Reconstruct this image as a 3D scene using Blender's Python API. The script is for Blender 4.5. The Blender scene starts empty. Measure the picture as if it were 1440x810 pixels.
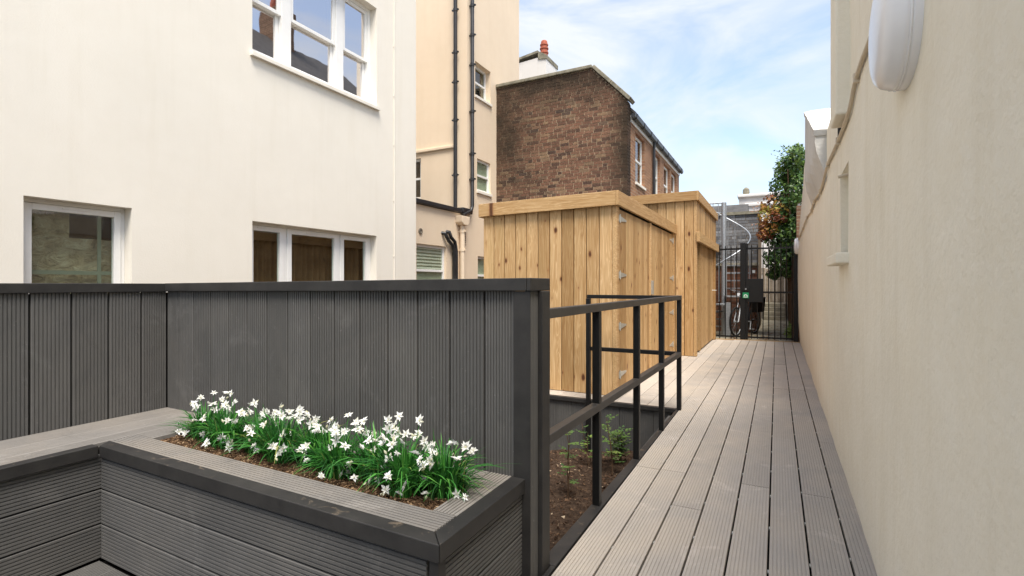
import bpy, bmesh, math, random
from mathutils import Vector, Matrix, noise
random.seed(7)
scene = bpy.context.scene
COL = scene.collection
R = math.radians

# ---------------------------------------------------------------- camera
FPX, CX, HY, CAMH = 709.0, 720.0, 400.0, 1.15
YAW = math.atan((1092 - CX) / FPX)
SA, CA = math.sin(YAW), math.cos(YAW)
cam_data = bpy.data.cameras.new('camera')
cam = bpy.data.objects.new('camera', cam_data)
COL.objects.link(cam)
cam.location = (0, 0, CAMH)
cam.rotation_euler = (R(90), 0, YAW)
cam_data.sensor_width = 36
cam_data.lens = FPX / 1440 * 36
cam_data.shift_y = -5 / 1440
cam_data.clip_start = 0.02
cam_data.clip_end = 2000
scene.camera = cam

# ---------------------------------------------------------------- world, sun, exposure
SUN_ELEV, SUN_AZ = R(64), R(140)          # azimuth clockwise from +Y (towards +X)
w = bpy.data.worlds.new('World')
scene.world = w
w.use_nodes = True
wn, wl = w.node_tree.nodes, w.node_tree.links
wn.clear()
w_out = wn.new('ShaderNodeOutputWorld')
w_bg = wn.new('ShaderNodeBackground')
w_bg.inputs['Strength'].default_value = 0.15
sky = wn.new('ShaderNodeTexSky')
sky.sky_type = 'NISHITA'
sky.sun_disc = False
sky.sun_elevation = SUN_ELEV
sky.sun_rotation = SUN_AZ
sky.dust_density = 1.6
sky.ozone_density = 1.4
tcw = wn.new('ShaderNodeTexCoord')
mpw = wn.new('ShaderNodeMapping')
mpw.inputs['Rotation'].default_value = (0.25, 0.3, 0.5)
mpw.inputs['Scale'].default_value = (1.6, 1.6, 4.6)
nzw = wn.new('ShaderNodeTexNoise')
nzw.inputs['Scale'].default_value = 1.7
nzw.inputs['Detail'].default_value = 7
nzw.inputs['Roughness'].default_value = 0.55
nzw.inputs['Distortion'].default_value = 0.9
rpw = wn.new('ShaderNodeValToRGB')
rpw.color_ramp.elements[0].position = 0.40
rpw.color_ramp.elements[0].color = (0.22, 0.22, 0.22, 1)
rpw.color_ramp.elements[1].position = 0.66
rpw.color_ramp.elements[1].color = (0.92, 0.92, 0.92, 1)
mxw = wn.new('ShaderNodeMixRGB')
mxw.inputs['Color2'].default_value = (3.1, 3.22, 3.35, 1)
wl.new(tcw.outputs['Generated'], mpw.inputs['Vector'])
wl.new(mpw.outputs['Vector'], nzw.inputs['Vector'])
wl.new(nzw.outputs['Fac'], rpw.inputs['Fac'])
wl.new(rpw.outputs['Color'], mxw.inputs['Fac'])
wl.new(sky.outputs['Color'], mxw.inputs['Color1'])
wl.new(mxw.outputs['Color'], w_bg.inputs['Color'])
wl.new(w_bg.outputs['Background'], w_out.inputs['Surface'])

sun_d = bpy.data.lights.new('sun', 'SUN')
sun_d.energy = 2.9
sun_d.angle = R(26)
sun_d.color = (1.0, 0.94, 0.85)
sun = bpy.data.objects.new('sun', sun_d)
COL.objects.link(sun)
sd = Vector((math.sin(SUN_AZ) * math.cos(SUN_ELEV), math.cos(SUN_AZ) * math.cos(SUN_ELEV), math.sin(SUN_ELEV)))
sun.rotation_euler = sd.to_track_quat('Z', 'Y').to_euler()
sun.location = (0, 0, 20)

vs = scene.view_settings
vs.view_transform = 'Standard'
vs.look = 'None'
vs.gamma = 1
vs.use_curve_mapping = False
vs.exposure = 1.08

# ---------------------------------------------------------------- pixel -> place helpers
def ray(x, y):
    u = (x - CX) / FPX
    return (-SA + u * CA, CA + u * SA, (HY - y) / FPX)
def onx(x, y, X):
    d = ray(x, y); t = X / d[0]
    return Vector((X, d[1] * t, CAMH + d[2] * t))
def ony(x, y, Y):
    d = ray(x, y); t = Y / d[1]
    return Vector((d[0] * t, Y, CAMH + d[2] * t))
def onz(x, y, z):
    d = ray(x, y); t = (z - CAMH) / d[2]
    return Vector((d[0] * t, d[1] * t, z))

# ---------------------------------------------------------------- materials
class NT:
    def __init__(s, name):
        s.m = bpy.data.materials.new(name); s.m.use_nodes = True
        s.n = s.m.node_tree.nodes; s.l = s.m.node_tree.links
        s.b = s.n['Principled BSDF']
        s.out = s.n['Material Output']
    def new(s, t, **kw):
        n = s.n.new('ShaderNode' + t)
        for k, v in kw.items():
            if k.startswith('i_'):
                n.inputs[k[2:].replace('_', ' ')].default_value = v
            else:
                setattr(n, k, v)
        return n
    def link(s, a, b): s.l.new(a, b)
    def coords(s, kind='Object', scale=(1, 1, 1), rand=True):
        tc = s.new('TexCoord')
        mp = s.new('Mapping'); mp.inputs['Scale'].default_value = scale
        src = tc.outputs[kind]
        if kind == 'World':
            pass
        if rand:
            oi = s.new('ObjectInfo')
            mu = s.new('MATHV') if False else s.new('VectorMath', operation='SCALE')
            cb = s.new('CombineXYZ')
            s.link(oi.outputs['Random'], cb.inputs[0]); s.link(oi.outputs['Random'], cb.inputs[1]); s.link(oi.outputs['Random'], cb.inputs[2])
            s.link(cb.outputs[0], mu.inputs[0]); mu.inputs['Scale'].default_value = 57.0
            ad = s.new('VectorMath', operation='ADD')
            s.link(src, ad.inputs[0]); s.link(mu.outputs[0], ad.inputs[1])
            src = ad.outputs[0]
        s.link(src, mp.inputs['Vector'])
        return mp.outputs['Vector']
    def noise(s, vec, scale, detail=4, rough=0.55, dist=0.0):
        n = s.new('TexNoise'); n.inputs['Scale'].default_value = scale
        n.inputs['Detail'].default_value = detail; n.inputs['Roughness'].default_value = rough
        n.inputs['Distortion'].default_value = dist
        s.link(vec, n.inputs['Vector']); return n.outputs['Fac']
    def ramp(s, fac, stops):
        r = s.new('ValToRGB'); e = r.color_ramp.elements
        while len(e) < len(stops): e.new(0.5)
        for i, (p, c) in enumerate(stops):
            e[i].position = p
            e[i].color = (c, c, c, 1) if not isinstance(c, tuple) else (*c[:3], 1)
        s.link(fac, r.inputs['Fac']); return r.outputs['Color']
    def mix(s, fac, a, b, mode='MIX'):
        m = s.new('MixRGB', blend_type=mode)
        for v, k in ((fac, 'Fac'), (a, 'Color1'), (b, 'Color2')):
            if isinstance(v, (int, float)): m.inputs[k].default_value = v if k == 'Fac' else (v, v, v, 1)
            elif isinstance(v, tuple): m.inputs[k].default_value = (*v[:3], 1)
            else: s.link(v, m.inputs[k])
        return m.outputs['Color']
    def bump(s, h, strength=0.3, dist=0.01):
        b = s.new('Bump'); b.inputs['Strength'].default_value = strength; b.inputs['Distance'].default_value = dist
        s.link(h, b.inputs['Height']); s.link(b.outputs['Normal'], s.b.inputs['Normal'])
    def done(s, col=None, rough=0.6, spec=0.5, metal=0.0):
        if col is not None:
            if isinstance(col, tuple): s.b.inputs['Base Color'].default_value = (*col[:3], 1)
            else: s.link(col, s.b.inputs['Base Color'])
        if isinstance(rough, (int, float)): s.b.inputs['Roughness'].default_value = rough
        else: s.link(rough, s.b.inputs['Roughness'])
        s.b.inputs['Specular IOR Level'].default_value = spec
        s.b.inputs['Metallic'].default_value = metal
        return s.m

M = {}
def geo_pos(t, scale=(1, 1, 1)):
    g = t.new('NewGeometry'); mp = t.new('Mapping'); mp.inputs['Scale'].default_value = scale
    t.link(g.outputs['Position'], mp.inputs['Vector']); return mp.outputs['Vector']

def mat_stucco(name, base, var=0.08, rough_amt=0.35, stain=0.15, streak=0.0, sc=70):
    t = NT(name); v = geo_pos(t)
    big = t.noise(v, 0.55, 5, 0.6, 0.4)
    mid = t.noise(v, 5, 5, 0.6)
    c = t.mix(t.ramp(big, [(0.3, 0.0), (0.7, 1.0)]), tuple(x * (1 - stain) for x in base), base)
    c = t.mix(var, c, t.ramp(mid, [(0.3, 0.35), (0.7, 0.9)]), 'SOFT_LIGHT')
    if streak:
        sv = geo_pos(t, (2.2, 2.2, 0.16))
        st = t.ramp(t.noise(sv, 2.4, 5, 0.65), [(0.5, 0.0), (0.75, 1.0)])
        mm = t.new('Math', operation='MULTIPLY'); t.link(st, mm.inputs[0]); mm.inputs[1].default_value = streak
        c = t.mix(mm.outputs[0], c, tuple(x * y for x, y in zip(base, (0.72, 0.68, 0.58))))
    fine = t.noise(v, sc, 3, 0.6)
    lump = t.noise(v, 6, 4, 0.6)
    h = t.mix(0.5, fine, lump)
    t.bump(h, rough_amt, 0.012)
    return t.done(c, 0.9, 0.25)
M['facade'] = mat_stucco('cream_painted_render', (0.81, 0.76, 0.665), rough_amt=0.2, stain=0.06, streak=0.14)
M['facade2'] = mat_stucco('buff_painted_render', (0.80, 0.65, 0.48), rough_amt=0.15, stain=0.07, streak=0.14)
M['rightwall'] = mat_stucco('old_beige_render', (0.88, 0.825, 0.69), var=0.25, rough_amt=0.55, stain=0.12, streak=0.3, sc=38)
M['oldwhite'] = mat_stucco('weathered_white_render', (0.60, 0.59, 0.56), var=0.2, rough_amt=0.7, stain=0.25, streak=0.3, sc=30)
M['whiterender'] = mat_stucco('white_render', (0.80, 0.77, 0.73), rough_amt=0.1, stain=0.1, streak=0.2)

def mat_composite(name, dark, light, dust, dustcol, spec=0.3, wear=0.4):
    t = NT(name)
    v = t.coords('Object', (1, 0.25, 1))
    oi = t.new('ObjectInfo')
    g = t.noise(v, 26, 5, 0.6)
    c = t.mix(g, dark, light)
    c = t.mix(t.ramp(oi.outputs['Random'], [(0, 0.0), (1, 0.55)]), c, tuple(x * 0.7 for x in dark))
    wv = geo_pos(t)
    d = t.ramp(t.noise(wv, 1.7, 6, 0.62, 0.5), [(0.42, 0.0), (0.72, 1.0)])
    dm = t.new('Math', operation='MULTIPLY'); t.link(d, dm.inputs[0]); dm.inputs[1].default_value = dust
    c = t.mix(dm.outputs[0], c, dustcol)
    d2 = t.ramp(t.noise(wv, 4.3, 7, 0.7, 0.8), [(0.58, 0.0), (0.74, 0.45)])
    c = t.mix(d2, c, tuple(min(0.8, x * 1.45) for x in light))
    d3 = t.ramp(t.noise(wv, 2.6, 7, 0.7, 1.4), [(0.60, 0.0), (0.74, wear)])
    c = t.mix(d3, c, tuple(x * 0.55 for x in dark))
    sp = t.ramp(t.noise(wv, 90, 2, 0.5), [(0.70, 0.0), (0.76, 0.6)])
    c = t.mix(sp, c, tuple(x * 1.5 for x in light))
    t.bump(t.noise(t.coords('Object', (1, 0.05, 1)), 300, 2), 0.15, 0.002)
    return t.done(c, 0.75, spec)
M['deck'] = mat_composite('weathered_grey_deck_board', (0.42, 0.378, 0.332), (0.53, 0.48, 0.427), 0.55, (0.55, 0.47, 0.375), wear=0.2)
M['clad'] = mat_composite('grey_composite_board', (0.078, 0.0765, 0.074), (0.124, 0.121, 0.117), 0.4, (0.15, 0.14, 0.125), wear=0.3)
M['benchtop'] = mat_composite('grey_composite_seat_board', (0.18, 0.168, 0.155), (0.26, 0.244, 0.226), 0.5, (0.29, 0.25, 0.205))
def mat_trim():
    t = NT('anthracite_trim'); v = geo_pos(t)
    n = t.noise(v, 9, 6, 0.65)
    c = t.mix(t.ramp(n, [(0.35, 0.0), (0.75, 1.0)]), (0.018, 0.017, 0.0165), (0.034, 0.032, 0.030))
    s = t.ramp(t.noise(geo_pos(t, (1, 1, 1)), 14, 7, 0.7, 1.2), [(0.60, 0.0), (0.68, 0.7)])
    g = t.new('NewGeometry'); sx = t.new('SeparateXYZ'); t.link(g.outputs['True Normal'], sx.inputs[0])
    up = t.ramp(sx.outputs['Z'], [(0.5, 0.0), (0.9, 1.0)])
    c = t.mix(t.mix(1.0, s, up, 'MULTIPLY'), c, (0.16, 0.125, 0.09))
    t.bump(t.noise(v, 160, 2), 0.08, 0.003)
    return t.done(c, 0.55, 0.4)
M['trim'] = mat_trim()
def simple(name, col, rough=0.6, spec=0.5, metal=0.0, var=0.12, sc=8.0, bump=0.0, bsc=80):
    t = NT(name); v = geo_pos(t)
    n = t.noise(v, sc, 5, 0.6)
    c = t.mix(t.ramp(n, [(0.3, 0.0), (0.7, 1.0)]), tuple(x * (1 - var) for x in col), tuple(min(1, x * (1 + var)) for x in col))
    if bump: t.bump(t.noise(v, bsc, 3), bump, 0.004)
    return t.done(c, rough, spec, metal)
M['blackmetal'] = simple('black_powder_coated_steel', (0.008, 0.008, 0.008), 0.42, 0.32, bump=0.05)
M['railtop'] = simple('rail_paint_with_reflection', (0.032, 0.029, 0.026), 0.42, 0.5, var=0.35, sc=12, bump=0.06)  # lighter than the posts: reflected light on the rails put into the colour
M['upvc'] = simple('white_window_frame', (0.83, 0.82, 0.79), 0.35, 0.5, var=0.03)
M['sillpaint'] = simple('painted_sill', (0.80, 0.75, 0.66), 0.7, 0.3, var=0.05)
M['blackpipe'] = simple('black_plastic_pipe', (0.022, 0.022, 0.024), 0.4, 0.5, var=0.3)
M['creampipe'] = simple('cream_painted_pipe', (0.76, 0.62, 0.46), 0.5, 0.4, var=0.06)
M['vent'] = simple('vent_plastic', (0.20, 0.17, 0.13), 0.6)
M['galv'] = simple('galvanised_steel', (0.42, 0.44, 0.46), 0.45, 0.5, 0.6, var=0.2, sc=30)
M['hinge'] = simple('zinc_hinge', (0.50, 0.49, 0.44), 0.4, 0.5, 0.5, var=0.15, sc=40)
M['stonecope'] = simple('mossy_stone_coping', (0.24, 0.22, 0.165), 0.9, 0.2, var=0.4, sc=6, bump=0.4)
M['slate'] = simple('slate_roof', (0.075, 0.072, 0.07), 0.7, 0.3, var=0.3, sc=5, bump=0.3)
M['terracotta'] = simple('terracotta', (0.42, 0.12, 0.07), 0.7, 0.3, var=0.25, sc=12)
M['concrete'] = simple('mossy_concrete', (0.33, 0.30, 0.23), 0.9, 0.2, var=0.35, sc=3, bump=0.4)
M['ground'] = simple('bare_ground', (0.11, 0.09, 0.07), 0.95, 0.1, var=0.35, sc=2, bump=0.5)
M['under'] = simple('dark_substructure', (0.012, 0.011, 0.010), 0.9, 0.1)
M['mortar'] = simple('old_mortar', (0.20, 0.155, 0.11), 0.95, 0.1, var=0.3, sc=4, bump=0.3)
M['lampwhite'] = simple('white_opal_plastic', (0.84, 0.84, 0.85), 0.25, 0.5, var=0.02)
M['conduit'] = simple('beige_painted_conduit', (0.60, 0.52, 0.40), 0.55, 0.4, var=0.08)
M['rubber'] = simple('tyre_rubber', (0.018, 0.018, 0.018), 0.8, 0.2)
M['green_sign'] = simple('green_sign_face', (0.01, 0.22, 0.09), 0.4, 0.5, var=0.05)
M['white_sign'] = simple('white_sign_mark', (0.8, 0.82, 0.8), 0.4, 0.5, var=0.02)
M['oldfence'] = simple('weathered_fence_wood', (0.30, 0.25, 0.19), 0.85, 0.2, var=0.25, sc=9, bump=0.2)
M['window_backing'] = simple('pale_green_blind', (0.46, 0.46, 0.36), 0.8, 0.2, var=0.1)
M['curtain'] = simple('brown_curtain', (0.11, 0.065, 0.038), 0.9, 0.1, var=0.3, sc=5)
M['darkroom'] = simple('dark_room', (0.03, 0.027, 0.024), 0.9, 0.1)
M['stem'] = simple('woody_stem', (0.10, 0.06, 0.035), 0.85, 0.2)
M['reflectedbar'] = simple('reflected_green_bar', (0.16, 0.18, 0.14), 0.6, 0.3)  # colour of the bars in the painted window reflection
def mat_wall_reflection():
    t = NT('painted_wall_reflection'); v = t.coords('Object', (1, 1, 1.6), False)
    n = t.noise(v, 7, 7, 0.65, 1.2)
    c = t.ramp(n, [(0.3, (0.16, 0.12, 0.07)), (0.5, (0.36, 0.29, 0.19)), (0.7, (0.50, 0.43, 0.31))])  # mottled tan ramp paints the reflection of a rough wall
    t.bump(n, 1.0, 0.06)
    return t.done(c, 0.9, 0.1)
M['wall_reflection'] = mat_wall_reflection()

def mat_glass(name, refl, tint=(0.9, 0.95, 0.92)):
    t = NT(name)
    gl = t.new('BsdfGlossy'); gl.inputs['Roughness'].default_value = 0.015
    gl.inputs['Color'].default_value = (1.0, 0.95, 0.93, 1)
    tr = t.new('BsdfTransparent'); tr.inputs['Color'].default_value = (*tint, 1)
    fr = t.new('Fresnel'); fr.inputs['IOR'].default_value = 1.5
    mp = t.new('MapRange'); t.link(fr.outputs[0], mp.inputs['Value'])
    mp.inputs['From Min'].default_value = 0.04; mp.inputs['To Min'].default_value = refl
    mp.inputs['From Max'].default_value = 1; mp.inputs['To Max'].default_value = 1
    mx = t.new('MixShader')
    gb = t.new('NewGeometry'); nb = t.new('Math', operation='SUBTRACT'); nb.inputs[0].default_value = 1; t.link(gb.outputs['Backfacing'], nb.inputs[1])
    fm = t.new('Math', operation='MULTIPLY'); t.link(mp.outputs[0], fm.inputs[0]); t.link(nb.outputs[0], fm.inputs[1])
    t.link(fm.outputs[0], mx.inputs['Fac']); t.link(tr.outputs[0], mx.inputs[1]); t.link(gl.outputs[0], mx.inputs[2])
    nz = t.noise(geo_pos(t), 1.6, 2)
    b = t.new('Bump'); b.inputs['Strength'].default_value = 0.02; b.inputs['Distance'].default_value = 0.05
    t.link(nz, b.inputs['Height']); t.link(b.outputs[0], gl.inputs['Normal'])
    t.link(mx.outputs[0], t.out.inputs['Surface'])
    return t.m
M['glass'] = mat_glass('window_glass', 0.085)
M['glass_coated'] = mat_glass('reflective_window_glass', 0.62)

def mat_pine():
    t = NT('treated_pine')
    v = t.coords('Object', (1, 1, 1))
    def sc(s):
        mp = t.new('Mapping'); mp.inputs['Scale'].default_value = s; t.link(v, mp.inputs['Vector']); return mp.outputs[0]
    oi = t.new('ObjectInfo')
    warp = t.noise(sc((3, 0.7, 3)), 2.0, 3)
    grain = t.noise(sc((34, 0.8, 34)), 2.2, 6, 0.62, 0.8)
    rings = t.noise(sc((9, 0.35, 9)), 2.2, 3, 0.5, 1.6)
    wv = t.new('Math', operation='MULTIPLY'); t.link(rings, wv.inputs[0]); wv.inputs[1].default_value = 55
    sn = t.new('Math', operation='SINE'); t.link(wv.outputs[0], sn.inputs[0])
    snr = t.ramp(sn.outputs[0], [(0.0, 0.0), (1.0, 1.0)])
    c = t.ramp(grain, [(0.3, (0.36, 0.21, 0.085)), (0.55, (0.50, 0.325, 0.148)), (0.75, (0.61, 0.435, 0.235))])
    c = t.mix(0.34, c, t.mix(snr, (0.33, 0.18, 0.07), (0.70, 0.51, 0.30)))
    c = t.mix(t.ramp(t.noise(sc((60, 0.5, 60)), 2.0, 5, 0.7), [(0.52, 0.0), (0.8, 0.55)]), c, (0.30, 0.155, 0.055))
    tone = t.ramp(oi.outputs['Random'], [(0.0, (0.70, 0.64, 0.55)), (0.3, (0.95, 0.92, 0.88)), (0.65, (1.05, 1.05, 1.05)), (1.0, (1.24, 1.26, 1.32))])
    c = t.mix(1.0, c, tone, 'MULTIPLY')
    grn = t.ramp(t.noise(sc((2, 0.4, 2)), 1.6, 4), [(0.55, 0.0), (0.8, 0.28)])
    c = t.mix(grn, c, (0.34, 0.29, 0.12))
    vo = t.new('TexVoronoi', feature='F1', voronoi_dimensions='2D'); vo.inputs['Scale'].default_value = 1.0
    kd = t.new('Mapping'); kd.inputs['Scale'].default_value = (4.6, 2.3, 4.6)
    dn = t.new('VectorMath', operation='ADD')
    nv = t.new('TexNoise'); nv.inputs['Scale'].default_value = 14; t.link(v, nv.inputs['Vector'])
    sv = t.new('VectorMath', operation='SCALE'); sv.inputs['Scale'].default_value = 0.016
    t.link(nv.outputs['Color'], sv.inputs[0]); t.link(v, dn.inputs[0]); t.link(sv.outputs[0], dn.inputs[1])
    t.link(dn.outputs[0], kd.inputs['Vector']); t.link(kd.outputs[0], vo.inputs['Vector'])
    vs_ = t.new('SeparateColor'); t.link(vo.outputs['Color'], vs_.inputs[0])
    kr = t.new('Math', operation='MULTIPLY_ADD'); t.link(vs_.outputs[0], kr.inputs[0]); kr.inputs[1].default_value = 0.085; t.link(vo.outputs['Distance'], kr.inputs[2])
    kr2 = t.new('Math', operation='SUBTRACT'); t.link(kr.outputs[0], kr2.inputs[0]); kr2.inputs[1].default_value = 0.028
    knot = t.ramp(kr2.outputs[0], [(0.035, 1.0), (0.055, 0.85), (0.075, 0.3), (0.17, 0.0)])
    core = t.ramp(kr2.outputs[0], [(0.02, (0.09, 0.035, 0.014)), (0.06, (0.24, 0.105, 0.04)), (0.15, (0.36, 0.19, 0.07))])
    c = t.mix(knot, c, core)
    t.bump(grain, 0.18, 0.004)
    return t.done(c, 0.62, 0.3)
M['pine'] = mat_pine()

def mat_brick(name, stops, soot=True, rough=0.9, amt=0.9):
    t = NT(name)
    at = t.new('Attribute'); at.attribute_name = 'rnd'
    oi = t.new('ObjectInfo')
    ad = t.new('Math', operation='ADD'); t.link(at.outputs['Fac'], ad.inputs[0]); t.link(oi.outputs['Random'], ad.inputs[1])
    fr = t.new('Math', operation='FRACT'); t.link(ad.outputs[0], fr.inputs[0])
    c = t.ramp(fr.outputs[0], stops)
    v = geo_pos(t)
    c = t.mix(0.5, c, t.ramp(t.noise(v, 26, 5, 0.65), [(0.3, 0.2), (0.7, 0.8)]), 'OVERLAY')
    if soot:
        g = t.new('NewGeometry'); sx = t.new('SeparateXYZ'); t.link(g.outputs['Position'], sx.inputs[0])
        def mr(src, a, b):
            m = t.new('MapRange'); t.link(src, m.inputs[0]); m.inputs[1].default_value = a; m.inputs[2].default_value = b
            m.clamp = True; return m.outputs[0]
        def mx(a, b, op='MAXIMUM'):
            m = t.new('Math', operation=op); t.link(a, m.inputs[0]); t.link(b, m.inputs[1]); return m.outputs[0]
        top = mr(sx.outputs['Z'], 5.15, 6.0)
        left = mx(mr(sx.outputs['X'], -5.0, -6.1), mr(sx.outputs['Z'], 3.0, 4.6), 'MULTIPLY')
        right = mx(mr(sx.outputs['X'], -3.55, -3.1), mr(sx.outputs['Z'], 0.0, 0.5), 'MULTIPLY')
        s = mx(mx(top, left), right)
        nn = t.ramp(t.noise(v, 1.3, 6, 0.65, 0.6), [(0.3, 0.0), (0.7, 1.0)])
        sm = t.new('Math', operation='MULTIPLY_ADD'); t.link(s, sm.inputs[0]); sm.inputs[1].default_value = amt
        h = t.new('Math', operation='MULTIPLY_ADD'); t.link(nn, h.inputs[0]); h.inputs[1].default_value = 0.55; h.inputs[2].default_value = -0.3
        t.link(h.outputs[0], sm.inputs[2]); sm.use_clamp = True
        c = t.mix(sm.outputs[0], c, (0.045, 0.032, 0.022))
    t.bump(t.noise(v, 60, 4), 0.5, 0.006)
    return t.done(c, rough, 0.15)
M['brick'] = mat_brick('old_stock_brick', [(0.0, (0.075, 0.048, 0.037)), (0.15, (0.13, 0.073, 0.05)), (0.5, (0.19, 0.10, 0.065)), (0.8, (0.21, 0.12, 0.078)), (0.94, (0.25, 0.165, 0.10)), (1.0, (0.08, 0.055, 0.045))])
M['mortar_soot'] = mat_brick('sooty_mortar', [(0.0, (0.42, 0.32, 0.215)), (1.0, (0.44, 0.335, 0.225))], amt=0.72)
M['redbrick'] = mat_brick('red_brown_brick', [(0.0, (0.13, 0.06, 0.04)), (0.5, (0.22, 0.10, 0.065)), (1.0, (0.28, 0.15, 0.10))], False)
M['greybrick'] = mat_brick('grey_painted_brick', [(0.0, (0.13, 0.13, 0.135)), (0.5, (0.20, 0.20, 0.205)), (1.0, (0.28, 0.28, 0.285))], False)
def mat_bricktex(name, c1, c2, mor, axis):
    t = NT(name)
    g = t.new('NewGeometry'); sx = t.new('SeparateXYZ'); t.link(g.outputs['Position'], sx.inputs[0])
    cb = t.new('CombineXYZ'); t.link(sx.outputs['Y' if axis == 'x' else 'X'], cb.inputs[0]); t.link(sx.outputs['Z'], cb.inputs[1])
    bt = t.new('TexBrick'); t.link(cb.outputs[0], bt.inputs['Vector'])
    bt.inputs['Scale'].default_value = 1.0; bt.inputs['Brick Width'].default_value = 0.225; bt.inputs['Row Height'].default_value = 0.075
    bt.inputs['Mortar Size'].default_value = 0.008; bt.inputs['Color1'].default_value = (*c1, 1); bt.inputs['Color2'].default_value = (*c2, 1)
    bt.inputs['Mortar'].default_value = (*mor, 1); bt.inputs['Bias'].default_value = 0.0
    v = geo_pos(t)
    c = t.mix(0.55, bt.outputs['Color'], t.ramp(t.noise(v, 9, 6, 0.7), [(0.3, 0.2), (0.7, 0.85)]), 'OVERLAY')
    iv = t.new('Math', operation='SUBTRACT'); iv.inputs[0].default_value = 1; t.link(bt.outputs['Fac'], iv.inputs[1])
    t.bump(iv.outputs[0], 0.5, 0.008)
    return t.done(c, 0.9, 0.15)
M['bricktex_side'] = mat_bricktex('sidewall_brick', (0.33, 0.17, 0.095), (0.22, 0.105, 0.062), (0.34, 0.27, 0.19), 'x')
M['bricktex_dark'] = mat_bricktex('passage_brick', (0.20, 0.12, 0.08), (0.13, 0.075, 0.05), (0.22, 0.18, 0.13), 'x')

def mat_leaf(name, stops, trans=0.25, rough=0.45):
    t = NT(name)
    at = t.new('Attribute'); at.attribute_name = 'rnd'
    c = t.ramp(at.outputs['Fac'], stops)
    v = geo_pos(t)
    c = t.mix(0.45, c, t.ramp(t.noise(v, 7, 4), [(0.3, 0.25), (0.7, 0.8)]), 'OVERLAY')
    t.link(c, t.b.inputs['Base Color']); t.b.inputs['Roughness'].default_value = rough
    tl = t.new('BsdfTranslucent'); t.link(c, tl.inputs['Color'])
    mx = t.new('MixShader'); mx.inputs['Fac'].default_value = trans
    t.link(t.b.outputs[0], mx.inputs[1]); t.link(tl.outputs[0], mx.inputs[2]); t.link(mx.outputs[0], t.out.inputs['Surface'])
    return t.m
M['blade'] = mat_leaf('flower_leaf_green', [(0.0, (0.012, 0.07, 0.012)), (0.5, (0.026, 0.15, 0.02)), (0.85, (0.07, 0.27, 0.04)), (0.96, (0.14, 0.34, 0.06)), (1.0, (0.34, 0.32, 0.10))])
M['petal'] = mat_leaf('white_petal', [(0.0, (0.62, 0.60, 0.38)), (0.15, (0.74, 0.74, 0.66)), (0.5, (0.84, 0.84, 0.81)), (1.0, (0.88, 0.88, 0.86))], 0.3)
M['ivy'] = mat_leaf('ivy_leaf', [(0.0, (0.014, 0.04, 0.010)), (0.45, (0.04, 0.10, 0.02)), (0.8, (0.12, 0.21, 0.035)), (1.0, (0.26, 0.34, 0.06))], 0.2, 0.35)
M['autumn'] = mat_leaf('autumn_leaf', [(0.0, (0.18, 0.05, 0.025)), (0.25, (0.30, 0.11, 0.04)), (0.5, (0.42, 0.21, 0.05)), (0.75, (0.38, 0.32, 0.06)), (1.0, (0.20, 0.27, 0.05))], 0.3)
M['rose'] = mat_leaf('young_rose_leaf', [(0.0, (0.055, 0.12, 0.03)), (0.7, (0.12, 0.21, 0.045)), (1.0, (0.24, 0.32, 0.07))], 0.3)
def mat_soil(name, stops, sc, b):
    t = NT(name); v = geo_pos(t)
    n = t.noise(v, sc, 8, 0.72, 0.4)
    t.bump(n, b, 0.03)
    return t.done(t.ramp(n, stops), 0.95, 0.1)
M['soil'] = mat_soil('dark_bed_soil', [(0.3, (0.022, 0.015, 0.011)), (0.52, (0.065, 0.042, 0.029)), (0.72, (0.14, 0.095, 0.064))], 28, 1.0)
M['mulch'] = mat_soil('brown_mulch', [(0.3, (0.035, 0.02, 0.011)), (0.5, (0.12, 0.068, 0.034)), (0.7, (0.30, 0.185, 0.10))], 70, 1.0)
def mat_rnd(name, stops):
    t = NT(name); at = t.new('Attribute'); at.attribute_name = 'rnd'
    return t.done(t.ramp(at.outputs['Fac'], stops), 0.9, 0.15)
M['chips'] = mat_rnd('bark_chip', [(0.0, (0.03, 0.017, 0.010)), (0.6, (0.10, 0.058, 0.032)), (0.9, (0.24, 0.15, 0.085)), (1.0, (0.46, 0.33, 0.2))])
M['clods'] = mat_rnd('soil_clod', [(0.0, (0.02, 0.012, 0.008)), (0.7, (0.09, 0.05, 0.03)), (0.93, (0.16, 0.10, 0.06)), (1.0, (0.42, 0.33, 0.23))])
M['litter'] = mat_rnd('leaf_litter', [(0.0, (0.10, 0.04, 0.02)), (0.5, (0.22, 0.10, 0.04)), (1.0, (0.32, 0.24, 0.10))])

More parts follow.
